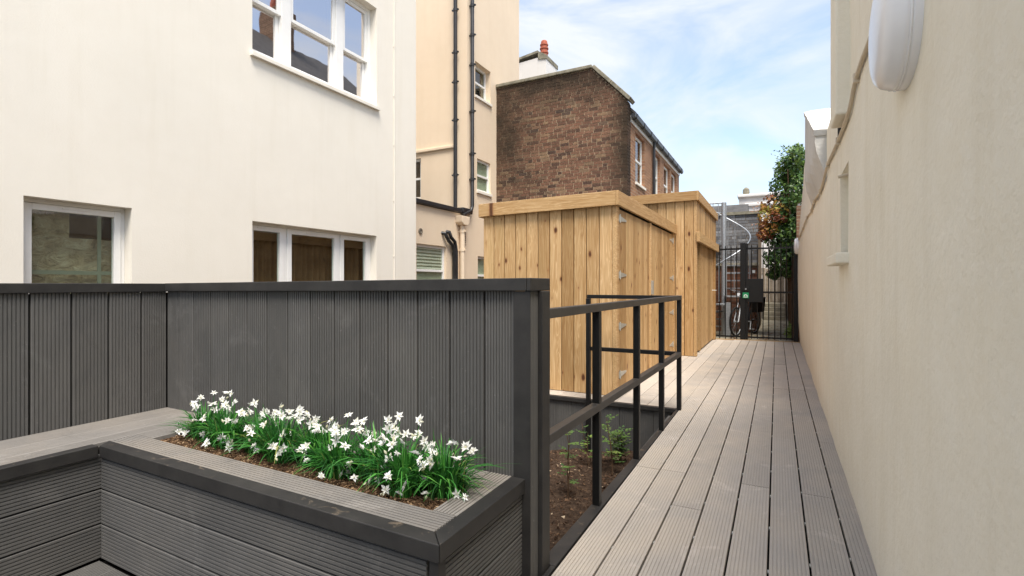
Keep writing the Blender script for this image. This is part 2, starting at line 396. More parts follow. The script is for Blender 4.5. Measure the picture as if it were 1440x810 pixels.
# ---------------------------------------------------------------- mesh building
class MB:
    def __init__(s): s.v = []; s.f = []; s.r = []; s.cur = None
    def add(s, vs, fs, r=None):
        o = len(s.v); s.v += [tuple(p) for p in vs]
        for q in fs:
            s.f.append(tuple(i + o for i in q)); s.r.append(s.cur if r is None else r)
        return s
    def box(s, a, b, r=None):
        x0, x1 = sorted((a[0], b[0])); y0, y1 = sorted((a[1], b[1])); z0, z1 = sorted((a[2], b[2]))
        return s.add([(x0, y0, z0), (x1, y0, z0), (x1, y1, z0), (x0, y1, z0), (x0, y0, z1), (x1, y0, z1), (x1, y1, z1), (x0, y1, z1)],
                     [(0, 3, 2, 1), (4, 5, 6, 7), (0, 1, 5, 4), (1, 2, 6, 5), (2, 3, 7, 6), (3, 0, 4, 7)], r)
    def hexa(s, p, r=None):   # 4 bottom ccw + 4 top
        return s.add(p, [(0, 3, 2, 1), (4, 5, 6, 7), (0, 1, 5, 4), (1, 2, 6, 5), (2, 3, 7, 6), (3, 0, 4, 7)], r)
    def prism(s, poly, d, r=None):      # poly: list of 3D points, extruded by vector d
        n = len(poly); d = Vector(d)
        vs = [Vector(p) for p in poly] + [Vector(p) + d for p in poly]
        fs = [tuple(range(n))[::-1], tuple(range(n, 2 * n))] + [(i, (i + 1) % n, n + (i + 1) % n, n + i) for i in range(n)]
        return s.add(vs, fs, r)
    def tube(s, pts, rad, n=10, caps=True, r=None):
        pts = [Vector(p) for p in pts]; rads = rad if isinstance(rad, (list, tuple)) else [rad] * len(pts)
        vs, fs = [], []
        up = None
        for i, p in enumerate(pts):
            t = (pts[min(i + 1, len(pts) - 1)] - pts[max(i - 1, 0)]).normalized()
            if up is None:
                up = Vector((0, 0, 1)) if abs(t.z) < 0.9 else Vector((1, 0, 0))
            a = t.cross(up)
            if a.length < 1e-4: a = t.cross(Vector((0, 1, 0)))
            a.normalize(); b = t.cross(a).normalized(); up = -b if False else up
            for k in range(n):
                an = 2 * math.pi * k / n
                vs.append(p + (a * math.cos(an) + b * math.sin(an)) * rads[i])
        for i in range(len(pts) - 1):
            for k in range(n):
                fs.append((i * n + k, i * n + (k + 1) % n, (i + 1) * n + (k + 1) % n, (i + 1) * n + k))
        if caps:
            fs.append(tuple(range(n))[::-1]); fs.append(tuple(range((len(pts) - 1) * n, len(pts) * n)))
        return s.add(vs, fs, r)
    def lathe(s, prof, origin, axis, n=32, r=None):   # prof: (radius, height along axis)
        ax = Vector(axis).normalized(); o = Vector(origin)
        u = ax.orthogonal().normalized(); w_ = ax.cross(u)
        vs, fs = [], []
        for (rr, h) in prof:
            for k in range(n):
                an = 2 * math.pi * k / n
                vs.append(o + ax * h + (u * math.cos(an) + w_ * math.sin(an)) * rr)
        for i in range(len(prof) - 1):
            for k in range(n):
                fs.append((i * n + k, i * n + (k + 1) % n, (i + 1) * n + (k + 1) % n, (i + 1) * n + k))
        fs.append(tuple(range(n))[::-1]); fs.append(tuple(range((len(prof) - 1) * n, len(prof) * n)))
        return s.add(vs, fs, r)
    def mesh(s, name, mat, smooth=False):
        me = bpy.data.meshes.new(name)
        me.from_pydata(s.v, [], s.f)
        if any(q is not None for q in s.r):
            at = me.attributes.new('rnd', 'FLOAT', 'FACE')
            at.data.foreach_set('value', [q or 0.0 for q in s.r])
        b = bmesh.new(); b.from_mesh(me); bmesh.ops.recalc_face_normals(b, faces=b.faces); b.to_mesh(me); b.free()
        me.materials.append(M[mat] if isinstance(mat, str) else mat)
        if smooth:
            me.polygons.foreach_set('use_smooth', [True] * len(me.polygons))
        return me
    def build(s, name, mat, parent=None, smooth=False, bevel=0.0, kind=None):
        o = bpy.data.objects.new(name, s.mesh(name, mat, smooth))
        COL.objects.link(o)
        if bevel:
            md = o.modifiers.new('bevel', 'BEVEL'); md.width = bevel; md.segments = 2; md.limit_method = 'ANGLE'; md.angle_limit = R(40)
        if parent: attach(o, parent)
        if kind: o['kind'] = kind
        return o
def smooth_by_angle(o, ang=35):
    me = o.data
    me.polygons.foreach_set('use_smooth', [True] * len(me.polygons))
    b = bmesh.new(); b.from_mesh(me)
    for e in b.edges:
        if len(e.link_faces) != 2 or e.calc_face_angle(0) > R(ang): e.smooth = False
    b.to_mesh(me); b.free()
def attach(o, parent):
    o.parent = parent
    o.matrix_parent_inverse = basis_world(parent).inverted()
def basis_world(o):
    m = o.matrix_basis.copy()
    if o.parent: m = basis_world(o.parent) @ o.matrix_parent_inverse @ m
    return m
def thing(name, loc, label, cat, group=None):
    o = bpy.data.objects.new(name, None); COL.objects.link(o); o.location = loc; o.empty_display_size = 0.1
    o['label'] = label; o['category'] = cat
    if group: o['group'] = group
    return o
def tag(o, label, cat, group=None):
    o['label'] = label; o['category'] = cat
    if group: o['group'] = group
    return o
def frame_matrix(origin, yd, zd):
    y = Vector(yd).normalized(); z = Vector(zd).normalized(); x = y.cross(z)
    m = Matrix((x, y, z)).transposed().to_4x4(); m.translation = Vector(origin); return m

_cache = {}
def board_mesh(w_, L, t, n, gd, mat):
    """grooved board: length along +Y from 0, width centred on X, face at z=0 looking up"""
    key = (round(w_, 4), round(L, 3), round(t, 4), n, mat)
    if key in _cache: return _cache[key]
    pts = [(-w_ / 2, -t), (-w_ / 2, -0.002), (-w_ / 2 + 0.002, 0)]
    if n:
        p = (w_ - 0.012) / n
        for i in range(n):
            c = -w_ / 2 + 0.006 + p * (i + 0.5); g = p * (0.12 if mat == 'deck' else 0.15)
            pts += [(c - g - 0.0006, 0), (c - g, -gd), (c + g, -gd), (c + g + 0.0006, 0)]
    pts += [(w_ / 2 - 0.002, 0), (w_ / 2, -0.002), (w_ / 2, -t)]
    m = MB(); m.prism([(x, 0, z) for x, z in pts], (0, L, 0))
    _cache[key] = m.mesh('board', mat); return _cache[key]
def put_board(name, parent, origin, yd, zd, w_, L, t=0.022, n=9, gd=0.0022, mat='clad'):
    o = bpy.data.objects.new(name, board_mesh(w_, L, t, n, gd, mat)); COL.objects.link(o)
    o.matrix_basis = frame_matrix(origin, yd, zd)
    attach(o, parent); return o
def plank_mesh(w_, L, t, mat, bev=0.003):
    key = ('p', round(w_, 4), round(L, 3), round(t, 4), mat)
    if key in _cache: return _cache[key]
    a = w_ / 2
    pts = [(-a, -t), (-a, -bev), (-a + bev, 0), (a - bev, 0), (a, -bev), (a, -t)]
    m = MB(); m.prism([(x, 0, z) for x, z in pts], (0, L, 0))
    _cache[key] = m.mesh('plank', mat); return _cache[key]
def put_plank(name, parent, origin, yd, zd, w_, L, t=0.02, mat='pine', bev=0.003):
    o = bpy.data.objects.new(name, plank_mesh(w_, L, t, mat, bev)); COL.objects.link(o)
    o.matrix_basis = frame_matrix(origin, yd, zd)
    attach(o, parent); return o
UP, DN = (0, 0, 1), (0, 0, -1)

# ================================================================ GROUND
g = MB(); g.box((-300, -300, -1.4), (300, 300, -1.0)); o = g.build('ground', 'ground'); o['kind'] = 'structure'

# lower planting bed beside the walkway
def bedz(x, y):
    t = max(0, min(1, (-0.84 - x) / 1.6))
    return -0.44 - 0.20 * t * t + 0.05 * noise.noise((x * 2.3, y * 2.3, 0)) + 0.022 * noise.noise((x * 9, y * 9, 3)) + 0.012 * noise.noise((x * 25, y * 25, 5))
m = MB(); nx, ny = 90, 120; X0, X1, Y0, Y1 = -3.3, -0.82, 1.9, 4.82
vs_ = [(X0 + (X1 - X0) * i / nx, Y0 + (Y1 - Y0) * j / ny, bedz(X0 + (X1 - X0) * i / nx, Y0 + (Y1 - Y0) * j / ny)) for j in range(ny + 1) for i in range(nx + 1)]
m.add(vs_, [(j * (nx + 1) + i, j * (nx + 1) + i + 1, (j + 1) * (nx + 1) + i + 1, (j + 1) * (nx + 1) + i) for j in range(ny) for i in range(nx)])
o = m.build('soil_bed', 'soil', smooth=True); o['kind'] = 'structure'
m = MB()
for i in range(6000):
    x = random.uniform(-2.6, -0.86); y = random.uniform(1.95, 4.76); z = bedz(x, y)
    s_ = random.choice([0.006, 0.01, 0.014, 0.02]) * random.uniform(0.6, 1.2); r_ = random.random()
    v_ = [Vector((random.gauss(0, 1), random.gauss(0, 1), random.gauss(0, 0.6))).normalized() * s_ * random.uniform(0.6, 1.1) + Vector((x, y, z + s_ * 0.25)) for _ in range(4)]
    m.add(v_, [(0, 1, 2), (0, 2, 3), (0, 3, 1), (1, 3, 2)], r_ ** 0.8)
m.build('soil_clods', 'clods', kind='stuff')
m = MB()
for i in range(55):
    x = random.uniform(-2.3, -0.9); y = random.uniform(2.0, 4.7); z = bedz(x, y) + 0.006; a = random.uniform(0, 6.28); l = random.uniform(0.04, 0.16)
    m.cur = random.random()
    m.tube([(x, y, z), (x + math.cos(a) * l * 0.5, y + math.sin(a) * l * 0.5, z + random.uniform(0, 0.02)), (x + math.cos(a) * l, y + math.sin(a) * l, z)], 0.002, 4)
m.build('fallen_twigs', 'clods', kind='stuff')

# ================================================================ DECK
DECK_END = 11.45
PITCH = 0.1525
m = MB(); m.box((-0.84, -2.0, -0.42), (0.46, DECK_END, -0.055)); m.box((-3.2, 4.84, -0.9), (-0.8401, DECK_END - 0.2, -0.0551))
deck = m.build('deck', 'under'); deck['kind'] = 'structure'
lines = [-0.7895 + PITCH * i for i in range(8)]            # board left edges
def yj(px, py): return onz(px, py, 0).y
joints = {0: [yj(915, 658), 6.6, 9.1], 1: [yj(975, 667), 5.6, 8.3], 2: [yj(1005, 721), 4.9, 7.0, 9.6], 3: [yj(1040, 609), yj(1000, 537), 9.9],
          4: [yj(1055, 682), yj(1036, 541), 8.9], 5: [yj(1100, 616), yj(1077, 544.6), 8.2], 6: [yj(1145, 696), yj(1121, 548), 9.3], 7: [yj(1160, 622), yj(1136, 527), 9.9]}
for i, x in enumerate(lines):
    ys = [-2.0] + sorted(joints[i]) + [DECK_END]
    wd = PITCH - 0.0085 if i < 7 else 0.142
    for a, b in zip(ys[:-1], ys[1:]):
        put_board('deck_board', deck, (x + wd / 2, a + 0.0015, random.uniform(-0.0015, 0.001)), (0, 1, 0), UP, wd, b - a - 0.003, 0.023, 9, 0.0028, 'deck')
k = 0; x = -0.7895 - PITCH
while x > -3.2:
    yend = DECK_END - 0.1 if x > -1.3 else (8.9 if x > -1.6 else 5.3)
    ys = [4.85] + ([] if yend < 6 else [7.1 - 0.9 * (k % 3)]) + [yend]
    for a, b in zip(ys[:-1], ys[1:]):
        put_board('deck_board', deck, (x + PITCH / 2, a + 0.0015, 0), (0, 1, 0), UP, PITCH - 0.006, b - a - 0.003, 0.023, 9, 0.0028, 'deck')
    x -= PITCH; k += 1
# clips in the gaps
m = MB()
for i in range(1, 8):
    y = 0.4 + 0.13 * i
    while y < 9:
        m.box((lines[i] - 0.0055, y - 0.012, -0.012), (lines[i] - 0.0005, y + 0.012, -0.006)); y += 0.41
m.build('board_clip', 'hinge', deck)
# edge trims
m = MB(); m.hexa([(-0.866, 1.90, -0.5), (-0.797, 1.90, -0.5), (-0.793, 4.80, -0.5), (-0.815, 4.80, -0.5), (-0.866, 1.90, 0.004), (-0.797, 1.90, 0.004), (-0.793, 4.80, 0.004), (-0.815, 4.80, 0.004)]); m.build('edge_trim', 'trim', deck, bevel=0.003)
m = MB(); m.box((-0.818, -2.0, -0.2), (-0.797, 1.899, 0.003)); m.build('edge_trim', 'trim', deck, bevel=0.003)
m = MB(); m.box((-3.2, 4.795, -0.035), (-0.795, 4.845, 0.004)); m.build('edge_trim', 'trim', deck, bevel=0.003)
m = MB(); m.box((-1.13, DECK_END + 0.004, -0.12), (0.43, DECK_END + 0.045, 0.006)); m.build('threshold_strip', 'pine', deck)
x = -0.865
while x > -3.15:        # vertical cladding below the back edge
    put_board('cladding_board', deck, (x - 0.0815, 4.82, -0.9), UP, (0, -1, 0), 0.158, 0.862, 0.02, 8, 0.0048, 'clad'); x -= 0.163
x = 4.7
while x > 2.0:          # cladding under the walkway edge, facing the bed
    put_board('cladding_board', deck, (-0.868, x - 0.08, -0.9), UP, (-1, 0, 0), 0.158, 0.862, 0.02, 8, 0.0048, 'clad'); x -= 0.163

# sunken seating floor
PITZ = -0.13
m = MB(); m.box((-3.32, -1.2, -1.0), (-0.8405, 1.22, PITZ - 0.03)); pit = m.build('seating_floor', 'under'); pit['kind'] = 'structure'
x = -2.78
while x < -0.85:
    put_board('deck_board', pit, (x + 0.073, -1.2, PITZ), (0, 1, 0), UP, 0.1465, 2.38, 0.023, 9, 0.0028, 'clad'); x += PITCH

# ================================================================ RIGHT WALL
wp = [(-3, 0.335), (0, 0.345), (2.44, 0.355), (4.35, 0.371), (7.6, 0.392), (11.6, 0.415), (13, 0.42)]
def lerp_tab(t, x):
    for (a, va), (b, vb) in zip(t[:-1], t[1:]):
        if x <= b: return va + (vb - va) * (x - a) / (b - a)
    return t[-1][1]
def wall_x(y, z):
    base = lerp_tab(wp, y)
    lump = 0.008 * noise.noise((y * 1.1, z * 1.1, 2.0)) + 0.004 * noise.noise((y * 3.7, z * 3.7, 7.0))
    far = max(0, min(1, (y - 8) / 3.5))
    return base + lump - far * 0.035 * math.sin(max(0, min(1, z / 2.6)) * math.pi) * 1.3
TOP = [(-3, 3.6), (3.70, 3.6), (3.7001, 2.42), (5.0, 2.44), (7.0, 3.18), (9.6, 3.06), (10.8, 2.6), (11.75, 2.08)]
NY0, NY1, NZ0, NZ1 = 3.40, 3.90, 1.33, 1.85
ys = sorted(set([round(-3 + 0.2 * i, 3) for i in range(34)] + [3.70, 3.7001, NY0, NY1] + [round(3.9 + 0.13 * i, 3) for i in range(61)] + [11.75]))
ys = [y for y in ys if not (3.3 < y < 3.39)]
NZ = 40
m = MB(); idx = {}; zs_l = sorted(set([0.0] + [round(0.16 * i, 3) for i in range(-3, 13)] + [NZ0, NZ1, 2.05]))
def wall_rows(y):
    tp = lerp_tab(TOP, y)
    return zs_l + [2.05 + (tp - 2.05) * q / 20 for q in range(1, 21)]
rows = [wall_rows(y) for y in ys]; nr = len(rows[0])
verts = [(wall_x(y, z), y, z) for y, rz in zip(ys, rows) for z in rz]
faces = []
for i in range(len(ys) - 1):
    for j in range(nr - 1):
        yc, zc = (ys[i] + ys[i + 1]) / 2, (rows[i][j] + rows[i][j + 1]) / 2
        if NY0 < yc < NY1 and NZ0 < zc < NZ1: continue
        faces.append((i * nr + j, (i + 1) * nr + j, (i + 1) * nr + j + 1, i * nr + j + 1))
m.add(verts, faces)
# top + back
nb = len(ys)
tv = []
for i, y in enumerate(ys):
    tp = rows[i][-1]; tv += [(wall_x(y, tp), y, tp), (0.95, y, tp), (0.95, y, -0.5)]
m.add(tv, [q for i in range(nb - 1) for q in ((3 * i, 3 * i + 3, 3 * i + 4, 3 * i + 1), (3 * i + 1, 3 * i + 4, 3 * i + 5, 3 * i + 2))])
e = [(wall_x(ys[-1], z), ys[-1], z) for z in rows[-1]] + [(0.95, ys[-1], rows[-1][-1]), (0.95, ys[-1], rows[-1][0])]
m.add(e, [tuple(range(len(e)))])
# niche interior
nxw = 0.47
for (a, b) in (((NY0, NZ0), (NY1, NZ0)), ((NY1, NZ0), (NY1, NZ1)), ((NY1, NZ1), (NY0, NZ1)), ((NY0, NZ1), (NY0, NZ0))):
    m.add([(wall_x(*a), *a), (wall_x(*b), *b), (nxw, *b), (nxw, *a)], [(0, 1, 2, 3)])
m.add([(nxw, NY0, NZ0), (nxw, NY1, NZ0), (nxw, NY1, NZ1), (nxw, NY0, NZ1)], [(0, 1, 2, 3)])
rw = thing('boundary_wall', (0.65, 4.0, -0.5), 'long tall beige rendered wall running beside the walkway to the gate', 'wall')
wallo = m.build('render', 'rightwall', rw); wallo.data.polygons.foreach_set('use_smooth', [True] * len(wallo.data.polygons)); smooth_by_angle(wallo, 30)
m = MB(); m.box((0.295, 3.36, 1.27), (0.46, 3.95, 1.33)); m.build('niche_sill', 'rightwall', rw, bevel=0.008)
m = MB(); m.tube([(0.33, 3.62, 1.80), (0.47, 3.62, 1.83)], 0.010, 8); m.build('pipe_stub', 'conduit', rw)
# projecting pier above
m = MB(); m.box((0.297, 3.40, 2.115), (0.60, 3.70, 3.6)); m.build('corner_pier', 'rightwall', rw, bevel=0.012)
m = MB(); m.box((0.36, 3.74, 2.12), (0.62, 3.98, 2.36)); m.build('hollow_shade_block', 'under', rw)  # shade of the hole by the pier, painted as a solid near-black block
# raked buttress
def btx(y, z):
    t = max(0, min(1, (z - 1.95) / 0.42)); return lerp_tab(wp, y) + 0.014 - (0.10) * t * t * (3 - 2 * t)
m = MB(); by = [5.0 + 2.0 * i / 12 for i in range(13)]; nz_ = 14
v_ = []
for y in by:
    tp = 2.445 + (3.22 - 2.445) * (y - 5.0) / 2.0
    for j in range(nz_ + 1):
        z = 1.3 + (tp - 1.3) * j / nz_
        v_.append((btx(y, z) + 0.012 * noise.noise((y * 4, z * 4, 1)), y, z))
f_ = [(i * (nz_ + 1) + j, (i + 1) * (nz_ + 1) + j, (i + 1) * (nz_ + 1) + j + 1, i * (nz_ + 1) + j + 1) for i in range(12) for j in range(nz_)]
m.add(v_, f_)
fr = v_[:nz_ + 1]; m.add(fr + [(0.6, 5.0, fr[-1][2]), (0.6, 5.0, 1.3)], [tuple(range(nz_ + 3))])
bk = v_[-(nz_ + 1):]; m.add(bk + [(0.6, 7.0, bk[-1][2]), (0.6, 7.0, 1.3)], [tuple(range(nz_ + 3))])
m.build('buttress', 'oldwhite', rw)
m = MB()      # rough weathered slope of the buttress
pts = []
for i in range(13):
    y = 4.97 + 2.06 * i / 12
    for q in range(5):
        xx = 0.278 + 0.3 * q / 4 + 0.012 * (i / 12)
        pts.append((xx + 0.006 * noise.noise((y * 7, q, 2)), y, 2.46 + 0.78 * (i / 12) + 0.018 * noise.noise((y * 6, xx * 9, 4))))
m.add(pts, [(i * 5 + q, (i + 1) * 5 + q, (i + 1) * 5 + q + 1, i * 5 + q + 1) for i in range(12) for q in range(4)])
o = m.build('weathered_coping', 'oldwhite', rw); md = o.modifiers.new('s', 'SOLIDIFY'); md.thickness = 0.05; md.offset = -1

# ================================================================ LEFT HOUSE
def wall_grid(mb, u0, u1, z0, z1, holes, xf, thick):
    """solid wall facing +X at xf, thickness going to -X, with rectangular holes (y0,y1,z0,z1)"""
    us = sorted(set([u0, u1] + [h[i] for h in holes for i in (0, 1)])); zs = sorted(set([z0, z1] + [h[i] for h in holes for i in (2, 3)]))
    def filled(i, j):
        if i < 0 or j < 0 or i >= len(us) - 1 or j >= len(zs) - 1: return False
        yc, zc = (us[i] + us[i + 1]) / 2, (zs[j] + zs[j + 1]) / 2
        return not any(h[0] < yc < h[1] and h[2] < zc < h[3] for h in holes)
    xb = xf - thick
    for i in range(len(us) - 1):
        for j in range(len(zs) - 1):
            if not filled(i, j): continue
            a, b, c, d = us[i], us[i + 1], zs[j], zs[j + 1]
            for x in (xf, xb): mb.add([(x, a, c), (x, b, c), (x, b, d), (x, a, d)], [(0, 1, 2, 3)])
            for (di, dj, p, q) in ((-1, 0, (a, c), (a, d)), (1, 0, (b, c), (b, d)), (0, -1, (a, c), (b, c)), (0, 1, (a, d), (b, d))):
                if not filled(i + di, j + dj): mb.add([(xf, *p), (xf, *q), (xb, *q), (xb, *p)], [(0, 1, 2, 3)])
    return mb
def frame_rect(mb, x0, x1, y0, y1, z0, z1, wl_, wr, wb, wt):
    mb.box((x0, y0, z0), (x1, y0 + wl_, z1)); mb.box((x0, y1 - wr, z0), (x1, y1, z1))
    mb.box((x0, y0 + wl_, z0), (x1, y1 - wr, z0 + wb)); mb.box((x0, y0 + wl_, z1 - wt), (x1, y1 - wr, z1))
    return mb
def pane(parent, x, y0, y1, z0, z1, mat='glass'):
    mb = MB(); mb.box((x - 0.006, y0, z0), (x, y1, z1)); return mb.build('pane', mat, parent)
def curtain(parent, x, y0, y1, z0, z1, mat='curtain', fold=0.11, amp=0.025, name='curtain'):
    mb = MB(); n = max(8, int((y1 - y0) / 0.012)); v = []
    for i in range(n + 1):
        y = y0 + (y1 - y0) * i / n
        xx = x + amp * math.sin(y / fold * 6.28 + 1.2 * math.sin(y * 9)) + amp * 0.4 * math.sin(y * 37)
        v += [(xx, y, z0), (xx, y, z1)]
    mb.add(v, [(2 * i, 2 * i + 2, 2 * i + 3, 2 * i + 1) for i in range(n)])
    return mb.build(name, mat, parent, smooth=True)

LX = -5.5
Lend = onx(585, 0, LX).y
w1 = (1.81, 2.60, 0.55, 1.885); w2 = (3.86, 5.96, 0.75, 1.905); w3 = (3.86, 5.96, 3.90, 5.44)
lh = thing('cream_house', (LX - 3, 3.0, -1.0), 'large cream rendered house with white triple windows behind the grey fence', 'house')
m = MB(); wall_grid(m, -3.0, Lend, -1.0, 9.0, [w1, w2, w3], LX, 0.30)
lw = m.build('wall', 'facade', lh)
m = MB(); m.box((-11, Lend - 0.3, -1.0), (LX - 0.301, Lend, 9.0)); m.box((-11, -3.0, -1.0), (LX - 0.301, -2.7, 9.0)); m.box((-11.3, -3, -1), (-11.0, Lend, 9.0)); m.build('wall', 'facade', lh)
m = MB(); m.box((-11.4, -3.1, 9.0), (LX + 0.1, Lend + 0.1, 9.15)); m.build('roof', 'slate', lh)
m = MB(); m.box((-9, -2.6, 2.6), (LX - 0.31, Lend - 0.31, 2.75)); m.box((LX - 1.9, -2.6, -1.0), (LX - 1.8, Lend - 0.31, 8.9)); m.build('inner_floor', 'darkroom', lh)
REC = 0.13
FX = LX - REC
def win_part(parent, name='window'): pass
# single window
y0, y1, z0, z1 = w1
m = MB(); frame_rect(m, FX - 0.05, FX, y0, y1, z0, z1, 0.035, 0.035, 0.05, 0.035)
frame_rect(m, FX - 0.045, FX + 0.012, y0 + 0.038, y1 - 0.038, z0 + 0.053, z1 - 0.038, 0.055, 0.055, 0.06, 0.055)
wf = m.build('window', 'upvc', lh, bevel=0.004)
pane(wf, FX - 0.018, y0 + 0.09, y1 - 0.09, z0 + 0.11, z1 - 0.09, 'glass')
m = MB(); m.box((FX + 0.013, y0 + 0.3, z1 - 0.066), (FX + 0.02, y1 - 0.3, z1 - 0.054)); m.build('trickle_vent', 'upvc', wf)
m = MB(); n_ = 26; v_ = [(FX - 0.10 + 0.03 * noise.noise((i * 0.35, j * 0.5, 1.5)), y0 + (y1 - y0) * i / n_, z0 + (z1 - z0) * j / n_) for j in range(n_ + 1) for i in range(n_ + 1)]
m.add(v_, [(j * (n_ + 1) + i, j * (n_ + 1) + i + 1, (j + 1) * (n_ + 1) + i + 1, (j + 1) * (n_ + 1) + i) for j in range(n_) for i in range(n_)
           if not (i > 12 and j > 19)])
m.build('painted_reflection_sheet', 'wall_reflection', wf, smooth=True)  # sheet behind the pane painted as the wall mirrored in it
m = MB(); m.box((FX - 0.065, y0 + 0.59, z0), (FX - 0.055, y0 + 0.62, z1)); m.box((FX - 0.066, y0, 1.24), (FX - 0.056, y1, 1.275)); m.build('painted_reflected_bar', 'reflectedbar', wf)  # bars imitate the frame seen in that reflection
# triple casement below
y0, y1, z0, z1 = w2
m = MB(); frame_rect(m, FX - 0.05, FX, y0, y1, z0, z1, 0.03, 0.045, 0.05, 0.03)
cuts = [(y0 + 0.03, y0 + 0.535), (y0 + 0.575, y0 + 1.435), (y0 + 1.475, y1 - 0.045)]
for a, b in zip(cuts[:-1], cuts[1:]): m.box((FX - 0.05, a[1], z0 + 0.05), (FX, b[0], z1 - 0.03))
wf = m.build('window', 'upvc', lh, bevel=0.003)
for a, b in cuts:
    m = MB(); frame_rect(m, FX - 0.045, FX + 0.012, a + 0.004, b - 0.004, z0 + 0.054, z1 - 0.034, 0.065, 0.065, 0.07, 0.06); m.build('casement', 'upvc', wf, bevel=0.003)
    pane(wf, FX - 0.018, a + 0.069, b - 0.069, z0 + 0.124, z1 - 0.094)
    m = MB(); m.box((FX + 0.013, (a + b) / 2 - 0.13, z1 - 0.066), (FX + 0.02, (a + b) / 2 + 0.13, z1 - 0.054)); m.build('trickle_vent', 'upvc', wf)
curtain(wf, FX - 0.16, y0 - 0.1, y1 + 0.1, z0 - 0.1, z1 - 0.14)
m = MB(); m.box((FX - 0.13, y0 - 0.1, z1 - 0.2), (FX - 0.10, y1 + 0.1, z1 - 0.09)); m.build('pelmet', 'curtain', wf)
# triple sash above
y0, y1, z0, z1 = w3
m = MB(); frame_rect(m, FX - 0.12, FX, y0, y1, z0 + 0.02, z1, 0.05, 0.06, 0.05, 0.05)
sc_ = [(y0 + 0.05, y0 + 0.50), (y0 + 0.64, y0 + 1.40), (y0 + 1.54, y1 - 0.06)]
for a, b in zip(sc_[:-1], sc_[1:]): m.box((FX - 0.12, a[1], z0 + 0.07), (FX + 0.004, b[0], z1 - 0.05))
wf = m.build('window', 'upvc', lh, bevel=0.003)
zm = 4.60
for a, b in sc_:
    m = MB(); frame_rect(m, FX - 0.055, FX - 0.012, a + 0.002, b - 0.002, zm, z1 - 0.052, 0.045, 0.045, 0.045, 0.05); sh = m.build('upper_sash', 'upvc', wf, bevel=0.003)
    pane(wf, FX - 0.03, a + 0.047, b - 0.047, zm + 0.045, z1 - 0.102, 'glass_coated')
    m = MB(); frame_rect(m, FX - 0.105, FX - 0.062, a + 0.002, b - 0.002, z0 + 0.072, zm + 0.04, 0.045, 0.045, 0.07, 0.04); sh = m.build('lower_sash', 'upvc', wf, bevel=0.003)
    pane(wf, FX - 0.08, a + 0.047, b - 0.047, z0 + 0.142, zm, 'glass_coated')
m = MB(); m.prism([(FX - 0.12, y0 - 0.03, z0 - 0.03), (LX + 0.05, y0 - 0.03, z0 - 0.05), (LX + 0.05, y0 - 0.03, z0 + 0.0), (FX - 0.12, y0 - 0.03, z0 + 0.04)], (0, y1 - y0 + 0.06, 0)); m.build('window_sill', 'sillpaint', wf, bevel=0.004)
# cable down the facade
cy = onx(554, 200, LX).y
m = MB(); m.tube([(LX + 0.008, cy, 0.5), (LX + 0.009, cy + 0.004, 2.2), (LX + 0.008, cy - 0.003, 4.2), (LX + 0.009, cy, 7.5)], 0.007, 6)
for zz in (1.6, 2.5, 3.4, 4.2, 5.0): m.box((LX - 0.002, cy - 0.016, zz), (LX + 0.014, cy + 0.016, zz + 0.014))
m.build('cable', 'sillpaint', lh)

# ================================================================ TALL BUFF HOUSE with flat-roofed extension
PX_ = -6.44
YC = onx(657, 299, PX_).y
YE = onx(730, 0, PX_).y
th = thing('buff_house', (PX_ - 2, 11, -1.0), 'tall buff rendered house with black drainpipes and low flat roofed extension', 'house')
tw1 = (10.36, 11.10, 5.72, 6.55); tw2 = (10.45, 11.10, 3.43, 4.22); tw3 = (10.48, 11.2, 0.9, 1.84); tw4 = (8.12, 9.17, 0.9, 1.985)
m = MB(); wall_grid(m, YC, YE, 2.86, 11.0, [tw1, tw2], PX_, 0.3); wall_grid(m, YC, YE, -1.0, 2.86, [tw3], PX_, 0.3)
m.build('wall', 'facade2', th)
m = MB(); ew = (-8.7, -7.80, 3.27, 4.28)
def wall_grid_y(mb, u0, u1, z0, z1, holes, yf, thick):
    t = MB(); wall_grid(t, u0, u1, z0, z1, holes, 0, thick)
    mb.add([(v[1], yf - v[0], v[2]) for v in t.v], t.f); return mb
wall_grid_y(m, -11.0, PX_ - 0.301, 2.862, 11.0, [ew], YC + 0.0, 0.28)
m.box((-11.0, YE - 0.3, -1), (PX_ - 0.301, YE, 11)); m.box((-11.3, YC, -1), (-11.001, YE, 11.0)); m.build('wall', 'facade2', th)
m = MB(); m.box((-11.4, YC - 0.1, 11.0), (PX_ + 0.12, YE + 0.1, 11.2)); m.build('roof', 'slate', th)
m = MB(); m.box((-8.9, YC + 0.9, 0), (PX_ - 0.9, YC + 1.0, 10.5)); m.box((PX_ - 0.9, YC + 0.3, 0), (PX_ - 0.8, YE - 0.4, 10.5)); m.build('inner_room', 'darkroom', th)
m = MB(); wall_grid(m, 6.2, YC - 0.002, -1.0, 2.80, [tw4], PX_, 0.3); m.build('extension_wall', 'facade2', th)
m = MB(); m.box((-11, 6.2, 2.78), (PX_ + 0.001, YC - 0.001, 2.84)); m.build('flat_roof', 'slate', th)
m = MB(); m.box((PX_ - 0.04, 6.2, 2.79), (PX_ + 0.07, YC - 0.12, 2.885)); m.build('gutter', 'blackpipe', th, bevel=0.015)
m = MB(); m.box((PX_ - 0.2, YC - 0.32, 2.80), (PX_ + 0.10, YC + 0.1, 2.92)); m.build('roof_outlet', 'blackpipe', th, bevel=0.02)
